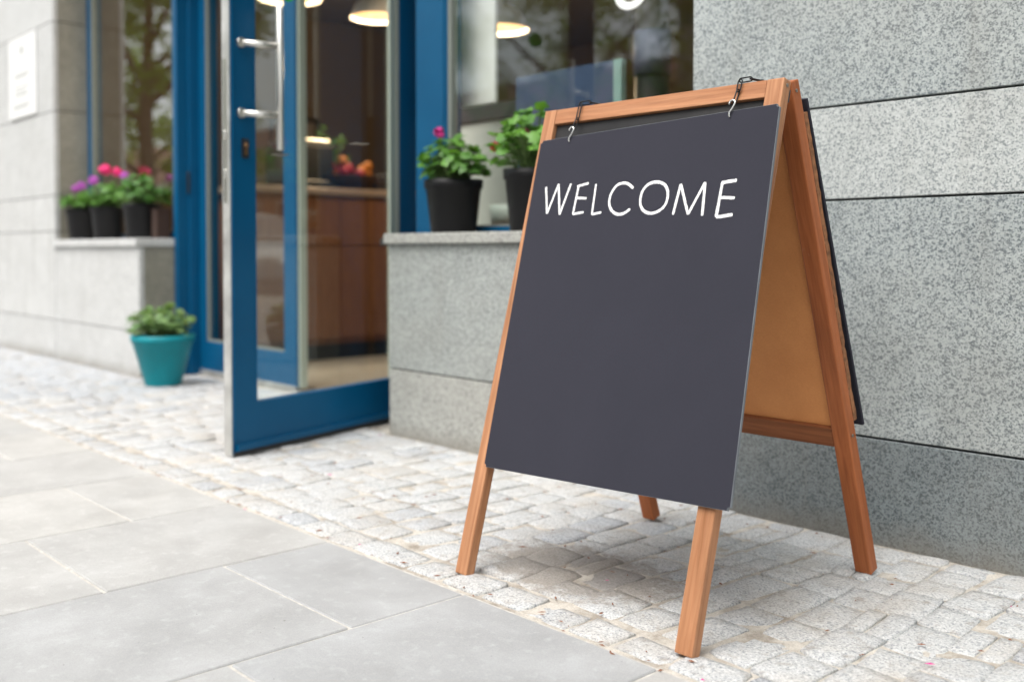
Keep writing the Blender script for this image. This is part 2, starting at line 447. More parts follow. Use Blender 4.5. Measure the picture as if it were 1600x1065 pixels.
def structure(name, label=None):
    o = bpy.data.objects.new(name, None); COL.objects.link(o); o['kind'] = 'structure'
    if label: o['label'] = label
    return o
def bx(name, d, mats, parent=None, bev=0, seg=1, loc=None, rot=None):
    bm = bmesh.new(); box(bm, *d)
    if bev: bevel(bm, bev, seg)
    return obj(name, bm, mats, parent, loc, rot)

WY = 2.275           # facade plane
FY = 2.60            # door frame plane
XL0, XL1 = -6.812, -5.492      # left window / low wall
XR0, XR1 = -3.158, -1.731      # right low wall / window
ZS = [0.0, 0.252, 0.823, 1.052, 1.597, 2.17, 2.74]

# ------------------------------------------------------------------ ground
def ground():
    bm = bmesh.new()
    for (x0, x1, y0, y1, z) in ((-150, 120, -150, 120, -.20),): 
        vs = [bm.verts.new(p) for p in ((x0, y0, z), (x1, y0, z), (x1, y1, z), (x0, y1, z))]; bm.faces.new(vs)
    g = obj('ground', bm, 'earth'); g['kind'] = 'structure'
    g['label'] = 'bare earth beneath the street'
    # road and kerbs
    r = bx('road', (-70, 40, -9.0, -2.72, -.19, -.13), 'asphalt'); r['kind'] = 'structure'; r['label'] = 'grey asphalt road'
    bm = bmesh.new()
    for i in range(26): box(bm, -66 + i * 4, -64 + i * 4, -5.92, -5.80, -.13, -.126)
    obj('lane_marking', bm, 'road_paint', r)
    for y0, y1 in ((-2.715, -2.52), (-9.2, -9.005)):
        k = structure('kerb', 'row of granite kerbstones along the road')
        base = bpy.data.meshes.new('kerbstone'); bm = bmesh.new(); box(bm, 0, .99, y0, y1, -.19, .0); bevel(bm, .012, 1); bm.to_mesh(base); bm.free(); base.materials.append(M['kerb'])
        for i in range(34): meshobj('kerbstone', base, k, (-30 + i, 0, 0))
    o = bx('far_pavement', (-70, 40, -14.0, -9.205, -.19, -.004), 'kerb'); o['kind'] = 'structure'; o['label'] = 'pavement on the far side of the road'
    # paving
    p = bx('pavement', (-36, 14, -2.515, 1.326, -.15, -.0025), 'mortar'); p['kind'] = 'structure'; p['label'] = 'pale grey paving slabs with sandy joints'
    rng = random.Random(4)
    cache = {}
    def slab(x0, x1, y0, y1):
        key = (round(x1 - x0, 3), round(y1 - y0, 3))
        if key not in cache:
            bm = bmesh.new(); box(bm, 0, key[0], 0, key[1], -.05, 0); bevel(bm, .0025, 1)
            bmesh.ops.recalc_face_normals(bm, faces=bm.faces[:])
            me = bpy.data.meshes.new('paving_slab'); bm.to_mesh(me); bm.free(); me.materials.append(M['paver']); cache[key] = me
        meshobj('paving_slab', cache[key], p, (x0, y0, rng.uniform(-.0004, .0012)), (rng.uniform(-.0016, .0016), rng.uniform(-.0016, .0016), 0))
    J = .0033
    # course boundaries along x every 0.507, end joints measured in the photo
    joint = {0: 1.046, 1: .787, 2: 1.048, 3: .80, -1: .80, -2: 1.04, -3: .76, 4: 1.06, 5: .77}
    for i in range(-8, 20):
        xa = -2.082 - .507 * i; xb = xa + .507
        jy = joint.get(i, rng.choice([.78, 1.04, .9, 1.1]))
        ys = [1.318, jy]; y = jy
        while y > -2.5:
            y -= .78; ys.append(max(y, -2.512))
            if y < -2.512: break
        for a, b in zip(ys, ys[1:]):
            if a - b > .03: slab(xa + J, xb - J, b + J, a - (J if a < 1.31 else 0))
    return p
ground()

def cobbles():
    bed = structure('cobbled_strip', 'strip of rough grey granite cobbles between shop wall and paving')
    bm = bmesh.new()
    # gently uneven sand bed
    nx, ny = 420, 34; x0, x1, y0, y1 = -34.0, 3.2, 1.3262, 2.70
    g = [[bm.verts.new((x0 + (x1 - x0) * i / nx, y0 + (y1 - y0) * j / ny, -.0036 + .0035 * noise.noise((i * .9, j * 1.1, 3)))) for j in range(ny + 1)] for i in range(nx + 1)]
    for i in range(nx):
        for j in range(ny):
            f = bm.faces.new((g[i][j], g[i + 1][j], g[i + 1][j + 1], g[i][j + 1])); f.smooth = True
    obj('sand_bed', bm, 'sand', bed)
    rng = random.Random(11)
    stones = []
    def bend(p, k):   # wavering of the courses
        return Vector((p[0] + .016 * math.sin(p[1] * 5.2 + k * .7) + .010 * noise.noise((p[0] * 1.4, p[1] * 3, k * .35)), p[1] + .007 * noise.noise((p[0] * 6, p[1] * 5, 9)), 0))
    # header course along the paving edge
    x = -20.0
    while x < 2.6:
        l = rng.uniform(.088, .135)
        stones.append([(x, 1.334), (x + l, 1.334), (x + l, 1.424 + rng.uniform(-.007, .007)), (x, 1.424 + rng.uniform(-.007, .007))])
        x += l
    x = -20.0; k = 0
    while x < 2.6:
        wd = rng.uniform(.092, .122)
        y = 1.436 + rng.uniform(-.008, .008)
        deep = x + wd < -3.30 and x > -5.45
        end = 2.56 if deep else WY - .004
        y_prev = y
        while y < end - .02:
            l = rng.choice([rng.uniform(.09, .12), rng.uniform(.115, .15), rng.uniform(.13, .17)])
            if end - y - l < .06: l = end - y
            sk = rng.uniform(-.008, .008)
            q = [(x, y), (x + wd, y + sk), (x + wd, y + l + sk * .3), (x, y + l)]
            if rng.random() < .12 and l > .12:      # stone split in two
                mx = x + wd * rng.uniform(.42, .58)
                q1 = [q[0], (mx, y + sk * .5), (mx, y + l), q[3]]; q2 = [(mx, y + sk * .5), q[1], q[2], (mx, y + l)]
                stones.append([bend(v, k) for v in q1]); stones.append([bend(v, k) for v in q2])
            else:
                stones.append([bend(v, k) for v in q])
            y += l
        x += wd; k += 1
    def make(bm, q, seed, base):
        rr = random.Random(seed)
        q = [Vector((v[0], v[1], 0)) for v in q]
        c = sum(q, Vector()) / 4
        gap = rr.uniform(.0010, .0046)
        pts = []
        for i in range(4):
            a, b = q[i], q[(i + 1) % 4]
            n_ = 3
            for s in range(n_):
                t = s / n_
                p = a.lerp(b, t)
                d = (p - c); L = d.length
                sh = gap * (1.5 if s == 0 else 1.0) + rr.uniform(-.0030, .0036) + (.0035 if s == 0 else 0)
                pts.append(p - d / L * sh)
        tx, ty = rr.uniform(-.04, .04), rr.uniform(-.04, .04); z0 = rr.uniform(-.0028, .0028)
        n = len(pts)
        def ring(sc, z, jz):
            out = []
            for p in pts:
                d = (p - c) * sc
                out.append(bm.verts.new((c.x + d.x - base.x, c.y + d.y - base.y, z + z0 + tx * d.x + ty * d.y + rr.uniform(-jz, jz))))
            return out
        rings = [ring(1.0, -.045, 0), ring(1.0, -.0034, .0014), ring(.965, -.0004, .0012), ring(.62, .0007, .0016)]
        cv = bm.verts.new((c.x - base.x, c.y - base.y, z0 + .0018 + rr.uniform(-.001, .001)))
        for A, B in zip(rings, rings[1:]):
            for i in range(n):
                f = bm.faces.new((A[i], A[(i + 1) % n], B[(i + 1) % n], B[i])); f.smooth = True
        for i in range(n):
            f = bm.faces.new((rings[-1][i], rings[-1][(i + 1) % n], cv)); f.smooth = True
    fw = Vector((-math.sin(R(90) - PSI), math.cos(R(90) - PSI), 0)); fw = Vector((-math.cos(PSI), math.sin(PSI), 0)); rt = Vector((fw.y, -fw.x, 0))
    def key(q):
        c = sum((Vector((v[0], v[1], 0)) for v in q), Vector()) / 4
        d = c - Vector((0, 0, 0)); ww = d.dot(fw); u = d.dot(rt) / max(ww, .01)
        a = abs((q[1][0] - q[0][0]) * (q[3][1] - q[0][1]))
        vis = ww > .3 and abs(u) < .53 and (391 + 1587 * .7 / ww) < 1090
        return (0 if vis else 1, -a / max(ww, .1) ** 3)
    stones.sort(key=key)
    for i, q in enumerate(stones[:300]):
        c = sum((Vector((v[0], v[1], 0)) for v in q), Vector()) / 4
        bm = bmesh.new(); make(bm, q, i, c); obj('cobble', bm, 'cobble', bed, (c.x, c.y, 0), recalc=False)
    bm = bmesh.new()
    for i, q in enumerate(stones[300:]): make(bm, q, 5000 + i, Vector((0, 0, 0)))
    o = obj('cobble', bm, 'cobble', bed, recalc=False); o['kind'] = 'stuff'
    return bed
cobbles()

# ------------------------------------------------------------------ shop building
shop = thing('shop_building', 'granite clad shop front with blue window frames and a glazed double door', 'building', (-3.5, WY, 0))
OFF = Vector((3.5, -WY, 0))
def part(name, d, mats, parent=shop, bev=0, seg=1):
    bm = bmesh.new(); box(bm, *d)
    for v in bm.verts: v.co += OFF
    if bev: bevel(bm, bev, seg)
    return obj(name, bm, mats, parent)
def partbm(name, bm, mats, parent=shop, **k):
    for v in bm.verts: v.co += OFF
    return obj(name, bm, mats, parent, **k)

# core walls (the dark bed seen in the joints)
bm = bmesh.new()
box(bm, XR1 + .035, 2.6, WY + .034, WY + .30, -.1, 7.0)
box(bm, XR0 + .035, XR1 + .03, WY + .034, 2.478, -.1, ZS[2] - .102)
box(bm, -14.0, XL0 - .035, WY + .034, WY + .30, -.1, 7.0)
box(bm, XL0 - .03, XL1 - .035, WY + .034, 2.478, -.1, ZS[2] - .102)
box(bm, -13.99, 2.59, WY + .034, WY + .45, 2.78, 6.99)
partbm('core_wall', bm, 'dark_rubber')

JG = .0055
def slabs(x0, x1, z0, z1, mat, nx=1, xs=None):
    xs = xs or [x0 + (x1 - x0) * i / nx for i in range(nx + 1)]
    for a, b in zip(xs, xs[1:]):
        a2 = a + (JG / 2 if a != x0 else 0); b2 = b - (JG / 2 if b != x1 else 0)
        part('granite_slab', (a2, b2, WY, WY + .03, z0, z1), mat, bev=.0015)
g2 = JG / 2
# right pier
for i, mt in enumerate(['granite_dark', 'granite_mid', 'granite_light', 'granite_mid', 'granite_mid', 'granite_mid']):
    z0 = ZS[i] + (g2 if i else -.06); z1 = ZS[i + 1] - g2
    if i == 0: z0 = -.06
    slabs(XR1, 2.6, z0, z1, mt, xs=[XR1, -.45, .95, 2.6] if i % 2 == 0 else [XR1, -.25, 1.2, 2.6])
# right low wall under the window
slabs(XR0, XR1 - g2, -.06, ZS[1] - g2, 'granite_sill', xs=[XR0, -2.30, XR1 - g2])
slabs(XR0, XR1 - g2, ZS[1] + g2, .7215, 'granite_wall', xs=[XR0, XR1 - g2])
part('granite_slab', (XR0, XR0 + .03, WY + .032, 2.478, -.06, ZS[1] - g2), 'granite_sill')
part('granite_slab', (XR0, XR0 + .03, WY + .032, 2.478, ZS[1] + g2, .7215), 'granite_mid')
part('window_sill', (XR0 - .008, XR1 - .004, WY - .022, 2.478, .7235, .7625), 'granite_sill', bev=.004)
# left low wall
slabs(XL0, XL1, -.06, ZS[1] - g2, 'granite_pale_lit', xs=[XL0 + .002, XL1])
slabs(XL0, XL1, ZS[1] + g2, .7195, 'granite_pale_lit', xs=[XL0 + .002, XL1])
part('granite_slab', (XL1 - .03, XL1, WY + .032, 2.478, -.06, ZS[1] - g2), 'granite_sill')  # darker granite on this return carries its shade in the colour
part('granite_slab', (XL1 - .03, XL1, WY + .032, 2.478, ZS[1] + g2, .7195), 'granite_reveal_shade')
part('window_sill', (XL0 + .0015, XL1 + .008, WY - .022, 2.478, .7215, .7655), 'granite_pale_lit', bev=.004)
# left pier, with its return into the window
for i in range(6):
    z0 = ZS[i] + g2 if i else -.06; z1 = ZS[i + 1] - g2
    slabs(-13.9, XL0 - (JG if i < 2 else 0), z0, z1, 'granite_pale_lit', xs=[-13.9, -12.2, -10.6, -9.35, -7.96, XL0 - (JG if i < 2 else 0)])
    if i >= 1:
        part('granite_slab', (XL0 - .03, XL0, WY + .032, 2.52, max(z0, .768), z1), 'granite_reveal_shade')
        part('granite_slab', (XR1, XR1 + .03, WY + .032, 2.52, max(z0, .768), z1), 'granite_mid')
# upper band of the facade above the openings
for x0, x1 in ((-13.9, -10.2), (-10.195, -6.4), (-6.395, -2.6), (-2.595, 2.6)):
    for z0, z1 in ((2.7425, 3.6), (3.606, 4.6), (4.606, 5.6), (5.606, 7.0)):
        part('granite_slab', (x0, x1, WY, WY + .03, z0, z1), 'granite_light')

# interior shell
part('interior_floor', (-13.9, 2.5, 2.70, 8.6, -.10, .012), 'floor_in')
part('interior_ceiling', (-13.9, 2.5, 2.5, 8.6, 3.05, 3.2), 'ceil')
part('interior_wall', (-13.9, 2.5, 8.6, 8.75, -.1, 3.2), 'plaster_brown')
part('interior_wall', (2.5, 2.62, 2.56, 8.6, -.1, 3.2), 'plaster_brown')
part('interior_wall', (-14.02, -13.9, 2.56, 8.75, -.1, 3.2), 'plaster_brown')
part('interior_wall', (-9.2, -9.05, 2.72, 8.6, -.1, 3.05), 'plaster_brown')


# door frame: posts, head
bm = bmesh.new(); box(bm, -5.505, -5.452, 2.480, 2.72, -.02, 2.775); box(bm, -5.4515, -5.432, 2.545, 2.72, -.02, 2.775); bevel(bm, .003, 1)
post_l = partbm('door_post', bm, 'blue')
bm = bmesh.new(); box(bm, -3.262, -3.085, 2.482, 2.545, -.02, 2.775); box(bm, -3.40, -3.2625, 2.60, 2.72, -.02, 2.775); bevel(bm, .004, 1)
partbm('door_post', bm, 'blue')
part('door_head', (-5.43, -3.403, 2.60, 2.72, 2.52, 2.775), 'blue', bev=.004)
part('door_threshold', (-5.43, -3.403, 2.585, 2.70, -.05, .006), 'alu', bev=.003)
part('hinge', (-5.449, -5.425, 2.535, 2.5435, 1.02, 1.14), 'dark', bev=.003)

# windows
def window(x0, x1, z0, z1, y, fr_l, fr_r, fr_b, fr_t, gm):
    bm = bmesh.new()
    box(bm, x0, x0 + fr_l, y - .012, y + .06, z0, z1); box(bm, x1 - fr_r, x1, y - .012, y + .06, z0, z1)
    box(bm, x0 + fr_l, x1 - fr_r, y - .012, y + .06, z0, z0 + fr_b); box(bm, x0 + fr_l, x1 - fr_r, y - .012, y + .06, z1 - fr_t, z1)
    fr = partbm('window_frame', bm, 'blue')
    bm = bmesh.new(); s = .016
    a0, a1, b0, b1 = x0 + fr_l, x1 - fr_r, z0 + fr_b, z1 - fr_t
    box(bm, a0, a0 + s, y - .006, y + .03, b0, b1); box(bm, a1 - s, a1, y - .006, y + .03, b0, b1)
    box(bm, a0 + s, a1 - s, y - .006, y + .03, b0, b0 + s * .5); box(bm, a0 + s, a1 - s, y - .006, y + .03, b1 - s, b1)
    partbm('glazing_seal', bm, 'rubber', fr)
    part('pane', (a0 + s + .001, a1 - s - .001, y + .006, y + .016, b0 + s * .5 + .001, b1 - s - .001), gm, fr)
    return fr
window(XL0 + .003, -5.508, .768, 2.77, 2.500, .055, .012, .03, .06, 'glass')
window(-3.083, XR1 - .003, .765, 2.77, 2.500, .012, .03, .022, .06, 'shop_glass')

# fixed left leaf
def leaf_frame(bm, x0, x1, z0, z1, y0, y1, st_l, st_r, rb, rt):
    box(bm, x0, x0 + st_l, y0, y1, z0, z1); box(bm, x1 - st_r, x1, y0, y1, z0, z1)
    box(bm, x0 + st_l, x1 - st_r, y0, y1, z0, z0 + rb); box(bm, x0 + st_l, x1 - st_r, y0, y1, z1 - rt, z1)
bm = bmesh.new(); leaf_frame(bm, -5.43, -4.385, .022, 2.515, FY, FY + .06, .075, .115, .168, .11)
dl = partbm('door', bm, 'blue')
dl['label'] = 'closed left leaf of the blue glazed door'
part('pane', (-5.354, -4.501, FY + .022, FY + .034, .191, 2.404), 'door_glass', dl)
part('edge_strip', (-4.3845, -4.364, FY + .012, FY + .05, .022, 2.515), 'bead', dl)
part('brush_strip', (-5.42, -4.39, FY - .006, FY - .001, .012, .03), 'alu', dl)
bm = bmesh.new(); 
for (a, b, c, e) in ((-5.3545, -5.342, .1905, 2.4045), (-4.513, -4.5005, .1905, 2.4045)): box(bm, a, b, FY + .008, FY + .021, c, e)
box(bm, -5.3415, -4.5135, FY + .008, FY + .021, .1905, .2)
partbm('glazing_seal', bm, 'rubber', dl)

# open right leaf, local x = along the leaf from the hinge, local y = towards its outer face
dd = Vector((.277, -.961, 0)).normalized(); hinge = Vector((-3.39, 2.49, 0)) - dd * .122
ang = math.atan2(dd.y, dd.x)
LW = .908 + .122; ZB = .008; ZT = 2.50
dr = None
bm = bmesh.new(); leaf_frame(bm, .0, LW, ZB, ZT, -.037, 0, .115, .112, .17, .11); 
# raised lip around the outside edge
box(bm, LW - .012, LW - .002, .0004, .004, ZB + .05, ZT); box(bm, .02, LW - .013, .0004, .012, ZB + .014, ZB + .036)
dr = obj('door', bm, 'blue', shop, hinge + OFF, (0, 0, ang)); dr['label'] = 'open right leaf of the blue glazed door with long steel pull handle'
def dpart(name, d, mat, bev=0):
    return bx(name, d, mat, dr, bev)
dpart('pane', (.116, LW - .113, -.028, -.018, ZB + .171, ZT - .111), 'door_glass')
dpart('glazing_bead', (.1152, .170, -.017, -.004, ZB + .171, ZT - .111), 'bead')
dpart('glazing_bead', (.1155, .128, -.0035, .0015, ZB + .171, ZT - .111), 'rubber')
dpart('edge_strip', (LW + .0005, LW + .006, -.036, -.002, ZB, ZT), 'alu')
dpart('lock_plate', (LW + .0065, LW + .0085, -.030, -.012, .86, 1.34), 'steel')
dpart('latch', (LW + .009, LW + .016, -.027, -.015, 1.07, 1.10), 'steel', .002)
dpart('latch', (LW + .009, LW + .014, -.027, -.015, .94, .97), 'steel', .002)
dpart('brush_strip', (.01, LW - .002, -.002, .0035, ZB - .004, ZB + .012), 'dark_rubber')
# pull handle
hx = .752 + .122
bm = bmesh.new(); tube(bm, [(hx, .072, z) for z in (1.043, 1.046, 1.53, 1.533)], [.010, .0125, .0125, .010], 20)
hd = obj('handle', bm, 'steel', dr)
for z in (1.162, 1.398):
    bm = bmesh.new(); tube(bm, [(hx + .004, .068, z), (hx + .112, .0095, z)], .0112, 18)
    tube(bm, [(hx + .115, .0115, z), (hx + .115, .0005, z)], .0165, 22)
    obj('handle_standoff', bm, 'steel', hd)
# handle stand-offs slope back to the stile
lx = .848 + .122
bm = bmesh.new(); pts = []
box(bm, lx - .016, lx + .016, .0004, .006, 1.012, 1.078); bevel(bm, .005, 2); lk = obj('lock_plate', bm, 'dark', dr)
bm = bmesh.new(); tube(bm, [(lx, .0055, 1.055), (lx, .011, 1.055)], .0085, 16); box(bm, lx - .004, lx + .004, .0055, .0105, 1.022, 1.052); obj('lock_cylinder', bm, 'brass', lk)
# green round sticker on the outside of the glass
bm = bmesh.new(); tube(bm, [(.619 + .122, -.0175, 1.622), (.619 + .122, -.0165, 1.622)], .033, 28); obj('sticker', bm, 'green_sticker', dr)
# white ring decal on the right window
bm = bmesh.new(); n = 40
for k in range(n):
    a, b = 2 * math.pi * k / n, 2 * math.pi * (k + 1) / n
    vs = []
    for yy in (2.5045, 2.5055):
        for t_ in (a, b):
            for rr_ in (.030, .055): vs.append(bm.verts.new((-2.155 + rr_ * math.cos(t_) * 1.25, yy, 1.527 + rr_ * math.sin(t_))))
    for f in ((0, 1, 3, 2), (4, 6, 7, 5), (1, 5, 7, 3), (0, 2, 6, 4)): bm.faces.new([vs[i] for i in f])
partbm('window_decal', bm, 'white_vinyl')
# door stay poking out beside the right sill
bm = bmesh.new(); box(bm, -3.205, -3.168, 2.30, 2.35, .728, .752); box(bm, -3.235, -3.20, 2.285, 2.33, .718, .745); bevel(bm, .006, 2)
partbm('door_stop', bm, 'dark_rubber')

# ------------------------------------------------------------------ inside the shop
ct = thing('shop_counter', 'brown wooden shop counter seen through the doorway', 'counter', (-5.75, 4.9, .012))
for i in range(18):
    bx('counter_board', (.292, .31, -1.95 + i * .2, -1.95 + i * .2 + .194, .14, .715), 'counter_wood', ct)
    bx('counter_board', (.292, .31, -1.95 + i * .2, -1.95 + i * .2 + .194, .722, 1.03), 'counter_wood', ct)
bx('carcass', (-.45, .29, -1.95, 1.65, .10, 1.03), 'counter_wood', ct)
bx('plinth', (-.42, .25, -1.93, 1.6, .0, .10), 'dark', ct)
bx('counter_top', (-.50, .34, -2.0, 1.7, 1.032, 1.075), 'counter_top', ct, .006)
cz = 1.087
k = thing('coffee_machine', 'dark machine standing on the counter near the door', 'machine', (-5.85, 3.5, cz))
bx('body', (-.17, .17, -.16, .16, .02, .30), 'dark', k, .02, 2); bx('drip_tray', (.172, .24, -.14, .14, .0, .06), 'dark', k, .008); bx('cup_rail', (-.15, .15, -.14, .14, .305, .33), 'steel', k, .006)
k = thing('fruit_basket', 'dark basket heaped with red and orange fruit on the counter', 'basket', (-5.70, 3.78, cz))
bm = bmesh.new(); lathe(bm, [(.0, .0), (.13, .0), (.20, .09), (.205, .10), (.19, .10), (.13, .03), (0, .03)], 24); obj('basket', bm, 'basket', k)
rng = random.Random(3)
for i in range(15):
    a = rng.uniform(0, 6.28); r_ = rng.uniform(0, .14)
    bm = bmesh.new(); bmesh.ops.create_icosphere(bm, subdivisions=2, radius=.034)
    obj('fruit', bm, 'orange' if i % 2 else 'redfruit', k, (r_ * math.cos(a), r_ * math.sin(a), .10 + .055 * rng.random() + .05 * (i > 8)), smooth=True)
k = thing('flower_bunch', 'small bunch of pale and dark leaves behind the fruit on the counter', 'plant', (-5.9, 3.72, cz))
bm = bmesh.new(); lathe(bm, [(0, 0), (.05, 0), (.06, .12), (.055, .12), (0, .02)], 18); obj('vase', bm, 'cream', k)
bm = bmesh.new()
for i in range(120):
    v = Vector((rng.gauss(0, .09), rng.gauss(0, .09), .2 + abs(rng.gauss(0, .09)))); a = Vector((rng.gauss(0, 1), rng.gauss(0, 1), rng.gauss(0, 1))).normalized() * .03; b = a.orthogonal().normalized() * .018
    bm.faces.new([bm.verts.new(v + s) for s in (a, b, -a, -b)])
o = obj('foliage', bm, 'leaf_grey', k); o['kind'] = 'stuff'
k = thing('scale_box', 'flat dark tray standing at the far end of the counter', 'tray', (-5.75, 4.35, cz))
bm = bmesh.new(); box(bm, -.2, .2, -.28, .28, .10, .13); bevel(bm, .01, 1); obj('shelf', bm, 'dark', k)
for sx in (-.16, .16):
    for sy in (-.22, .22): bx('foot', (sx - .012, sx + .012, sy - .012, sy + .012, 0, .0995), 'dark', k)
# framed menu on the wall behind
k = thing('menu_frame', 'dark framed panel hanging on the brown wall behind the counter', 'picture', (-9.045, 5.35, 1.62))
bm = bmesh.new(); box(bm, 0, .03, -.28, .28, -.42, -.38); box(bm, 0, .03, -.28, .28, .38, .42); box(bm, 0, .03, -.28, -.24, -.3795, .3795); box(bm, 0, .03, .24, .28, -.3795, .3795); obj('frame', bm, 'dark', k)
bx('picture', (.0, .012, -.239, .239, -.379, .379), 'greybrown', k)

def pendant(x, y, z, label, rad=.24):
    k = thing('pendant_lamp', label, 'lamp', (x, y, z), group='pendant lamps lit inside the shop')
    bm = bmesh.new(); lathe(bm, [(rad, 0), (rad * .97, .02), (rad * .80, .085), (rad * .5, .135), (rad * .18, .16), (.03, .20), (.0, .20)], 32); 
    obj('lamp_shade', bm, 'white', k)
    bm = bmesh.new(); lathe(bm, [(0, .030), (rad * .5, .028), (rad * .93, .016)], 32); obj('diffuser', bm, 'lamp_glow', k)
    bm = bmesh.new(); tube(bm, [(0, 0, .19), (0, 0, 3.05 - z)], .006, 6); obj('cord', bm, 'dark', k)
    l = bpy.data.lights.new('pendant_light', 'POINT'); l.energy = 15; l.color = (1, .72, .46); l.shadow_soft_size = .12
    lo = bpy.data.objects.new('pendant_light', l); COL.objects.link(lo); lo.parent = k; lo.location = (0, 0, -.14)
pendant(-5.685, 4.0, 2.262, 'cream pendant lamp glowing warm above the counter, framed by the door glass', .175)
pendant(-4.66, 4.2, 2.05, 'small lit pendant lamp half hidden behind the pale panel', .17)
pendant(-6.82, 4.0, 2.60, 'lit pendant lamp at the top edge of the door glass near the pull handle')

# things standing inside the right window
k = thing('hanging_panel', 'pale blank panel hanging inside the right window next to the blue post', 'blind', (-3.12, 2.66, 1.275))  # blank pale panel on cords, hung close behind the glass
bx('panel_sheet', (-.16, .155, -.02, .0, .0, 1.25), 'white', k, .003); bx('rail', (-.17, .165, -.03, .012, 1.252, 1.29), 'alu', k, .003)
bm = bmesh.new(); [tube(bm, [(a, -.01, 1.29), (a, -.01, 1.774)], .003, 6) for a in (-.12, .12)]; tag(obj('cord', bm, 'dark', k), kind='stuff')
k = thing('blue_display_board', 'dark blue blank board standing inside the right window', 'board', (-2.575, 2.64, .785))
bx('panel', (-.245, .245, -.02, .0, .0, .565), 'blueboard', k); bx('edge_strip', (.246, .282, -.022, .002, .0, .565), 'acrylic', k)
k = thing('window_shelf', 'shelf inside the right window behind the pots', 'shelf', (-2.4, 2.72, 0))
bx('board', (-.66, .66, -.14, .30, .755, .783), 'counter_wood', k)
[bx('support', (a - .02, a + .02, -.08, .26, .012, .7545), 'dark', k) for a in (-.6, .0, .6)]
k = thing('white_plant_pot', 'small pale green pot on the shelf inside the right window', 'pot', (-2.945, 2.68, .783))
bm = bmesh.new(); lathe(bm, [(0, 0), (.052, 0), (.066, .095), (.060, .095), (.05, .02), (0, .02)], 24); obj('pot', bm, 'cream', k)
k = thing('reflected_post', 'slim round column with a grey blue band, put inside the right window for a reflected street post', 'column', (-2.64, 3.2, .012))  # column added indoors to mimic a street post mirrored in the glass
bm = bmesh.new(); lathe(bm, [(0, 0), (.068, 0), (.068, 1.388), (0, 1.388)], 24); obj('lower_section', bm, 'dark', k)
bm = bmesh.new(); lathe(bm, [(0, 1.389), (.075, 1.389), (.075, 1.565), (0, 1.565)], 24); obj('band', bm, 'greyblue', k)
bm = bmesh.new(); lathe(bm, [(0, 1.566), (.066, 1.566), (.066, 3.03), (0, 3.03)], 24); obj('upper_section', bm, 'greybrown', k)
k = thing('wall_cabinet', 'dark low cabinet under the pale panel inside the shop', 'cabinet', (-3.47, 3.15, .012))
bx('body', (-.22, .32, -.14, .20, .08, 1.265), 'plaster_pale', k, .008); bx('top', (-.235, .335, -.16, .22, 1.267, 1.340), 'dark', k, .006); bx('plinth', (-.2, .3, -.1, .18, 0, .079), 'dark', k)

# notice on the left wall
k = thing('wall_notice', 'white notice sheet with faint grey lines on the left granite wall', 'sign', (-7.39, WY - .001, 1.885))
bx('sheet', (-.277, .277, -.012, 0, -.275, .275), 'paper', k, .002)
bm = bmesh.new(); rng = random.Random(8)
box(bm, -.035, .035, -.0135, -.0125, .15, .205)
for z, a, b in ((.02, -.15, .17), (.0, -.16, .12), (-.07, -.14, .16), (-.10, -.15, .10), (-.125, -.15, .15), (-.19, -.19, .19), (-.21, -.18, .12)):
    x = a
    while x < b:
        l = rng.uniform(.02, .06); box(bm, x, min(x + l, b), -.0135, -.0125, z - .006, z + .006); x += l + .014
tag(obj('faint_print', bm, 'ink', k), kind='stuff')

# ------------------------------------------------------------------ plants
def leaf_mesh(name, size, mat, lobes=True, seed=0):
    rng = random.Random(seed); bm = bmesh.new(); n = 14
    c = bm.verts.new((0, 0, 0)); mid = []; out = []
    for k in range(n):
        a = 2 * math.pi * k / n + math.pi / n
        r = size * (.5 + (.06 * math.cos(5 * a) if lobes else 0)) * (.62 if abs(a - math.pi) < .35 and lobes else 1) * rng.uniform(.95, 1.05)
        if not lobes: r = size * .5 * (1 - .42 * abs(math.sin(a)))
        z = .10 * size * rng.uniform(.2, 1)
        mid.append(bm.verts.new((r * .55 * math.cos(a), r * .55 * math.sin(a), .045 * size)))
        out.append(bm.verts.new((r * math.cos(a), r * math.sin(a), z - .10 * size * abs(math.cos(a)))))
    for k in range(n):
        k2 = (k + 1) % n
        for f in ((c, mid[k], mid[k2]), (mid[k], out[k], out[k2], mid[k2])):
            fc = bm.faces.new(f); fc.smooth = True
    me = bpy.data.meshes.new(name); bm.to_mesh(me); bm.free(); me.materials.append(M[mat]); return me
LEAVES = [leaf_mesh('leaf', 1.0, 'leaf', True, s) for s in range(4)]
LEAVES_G = [leaf_mesh('leaf', 1.0, 'leaf_grey', False, s) for s in range(3)]

def pot_profile(r0, r1, h, rim):
    return [(0, 0), (r0, 0), (r0 + .002, .004), (r1 - .006, h - rim), (r1, h - rim + .002), (r1 + .002, h), (r1 - .008, h), (r1 - .012, h - .022), (0, h - .022)]
def flower_head(bm, c, rad, n, rng, ps):
    for i in range(n):
        d = Vector((rng.gauss(0, 1), rng.gauss(0, 1), rng.gauss(.35, .8))).normalized()
        p = Vector(c) + d * rad * rng.uniform(.6, 1.0)
        u = d.orthogonal().normalized(); v = d.cross(u)
        for q in range(5):
            a = q * 2 * math.pi / 5 + rng.random()
            e = u * math.cos(a) + v * math.sin(a); f_ = u * math.cos(a + .5) + v * math.sin(a + .5); g_ = u * math.cos(a - .5) + v * math.sin(a - .5)
            bm.faces.new([bm.verts.new(x) for x in (p, p + g_ * ps * .7 + d * .002, p + e * ps + d * .004, p + f_ * ps * .7 + d * .002)])
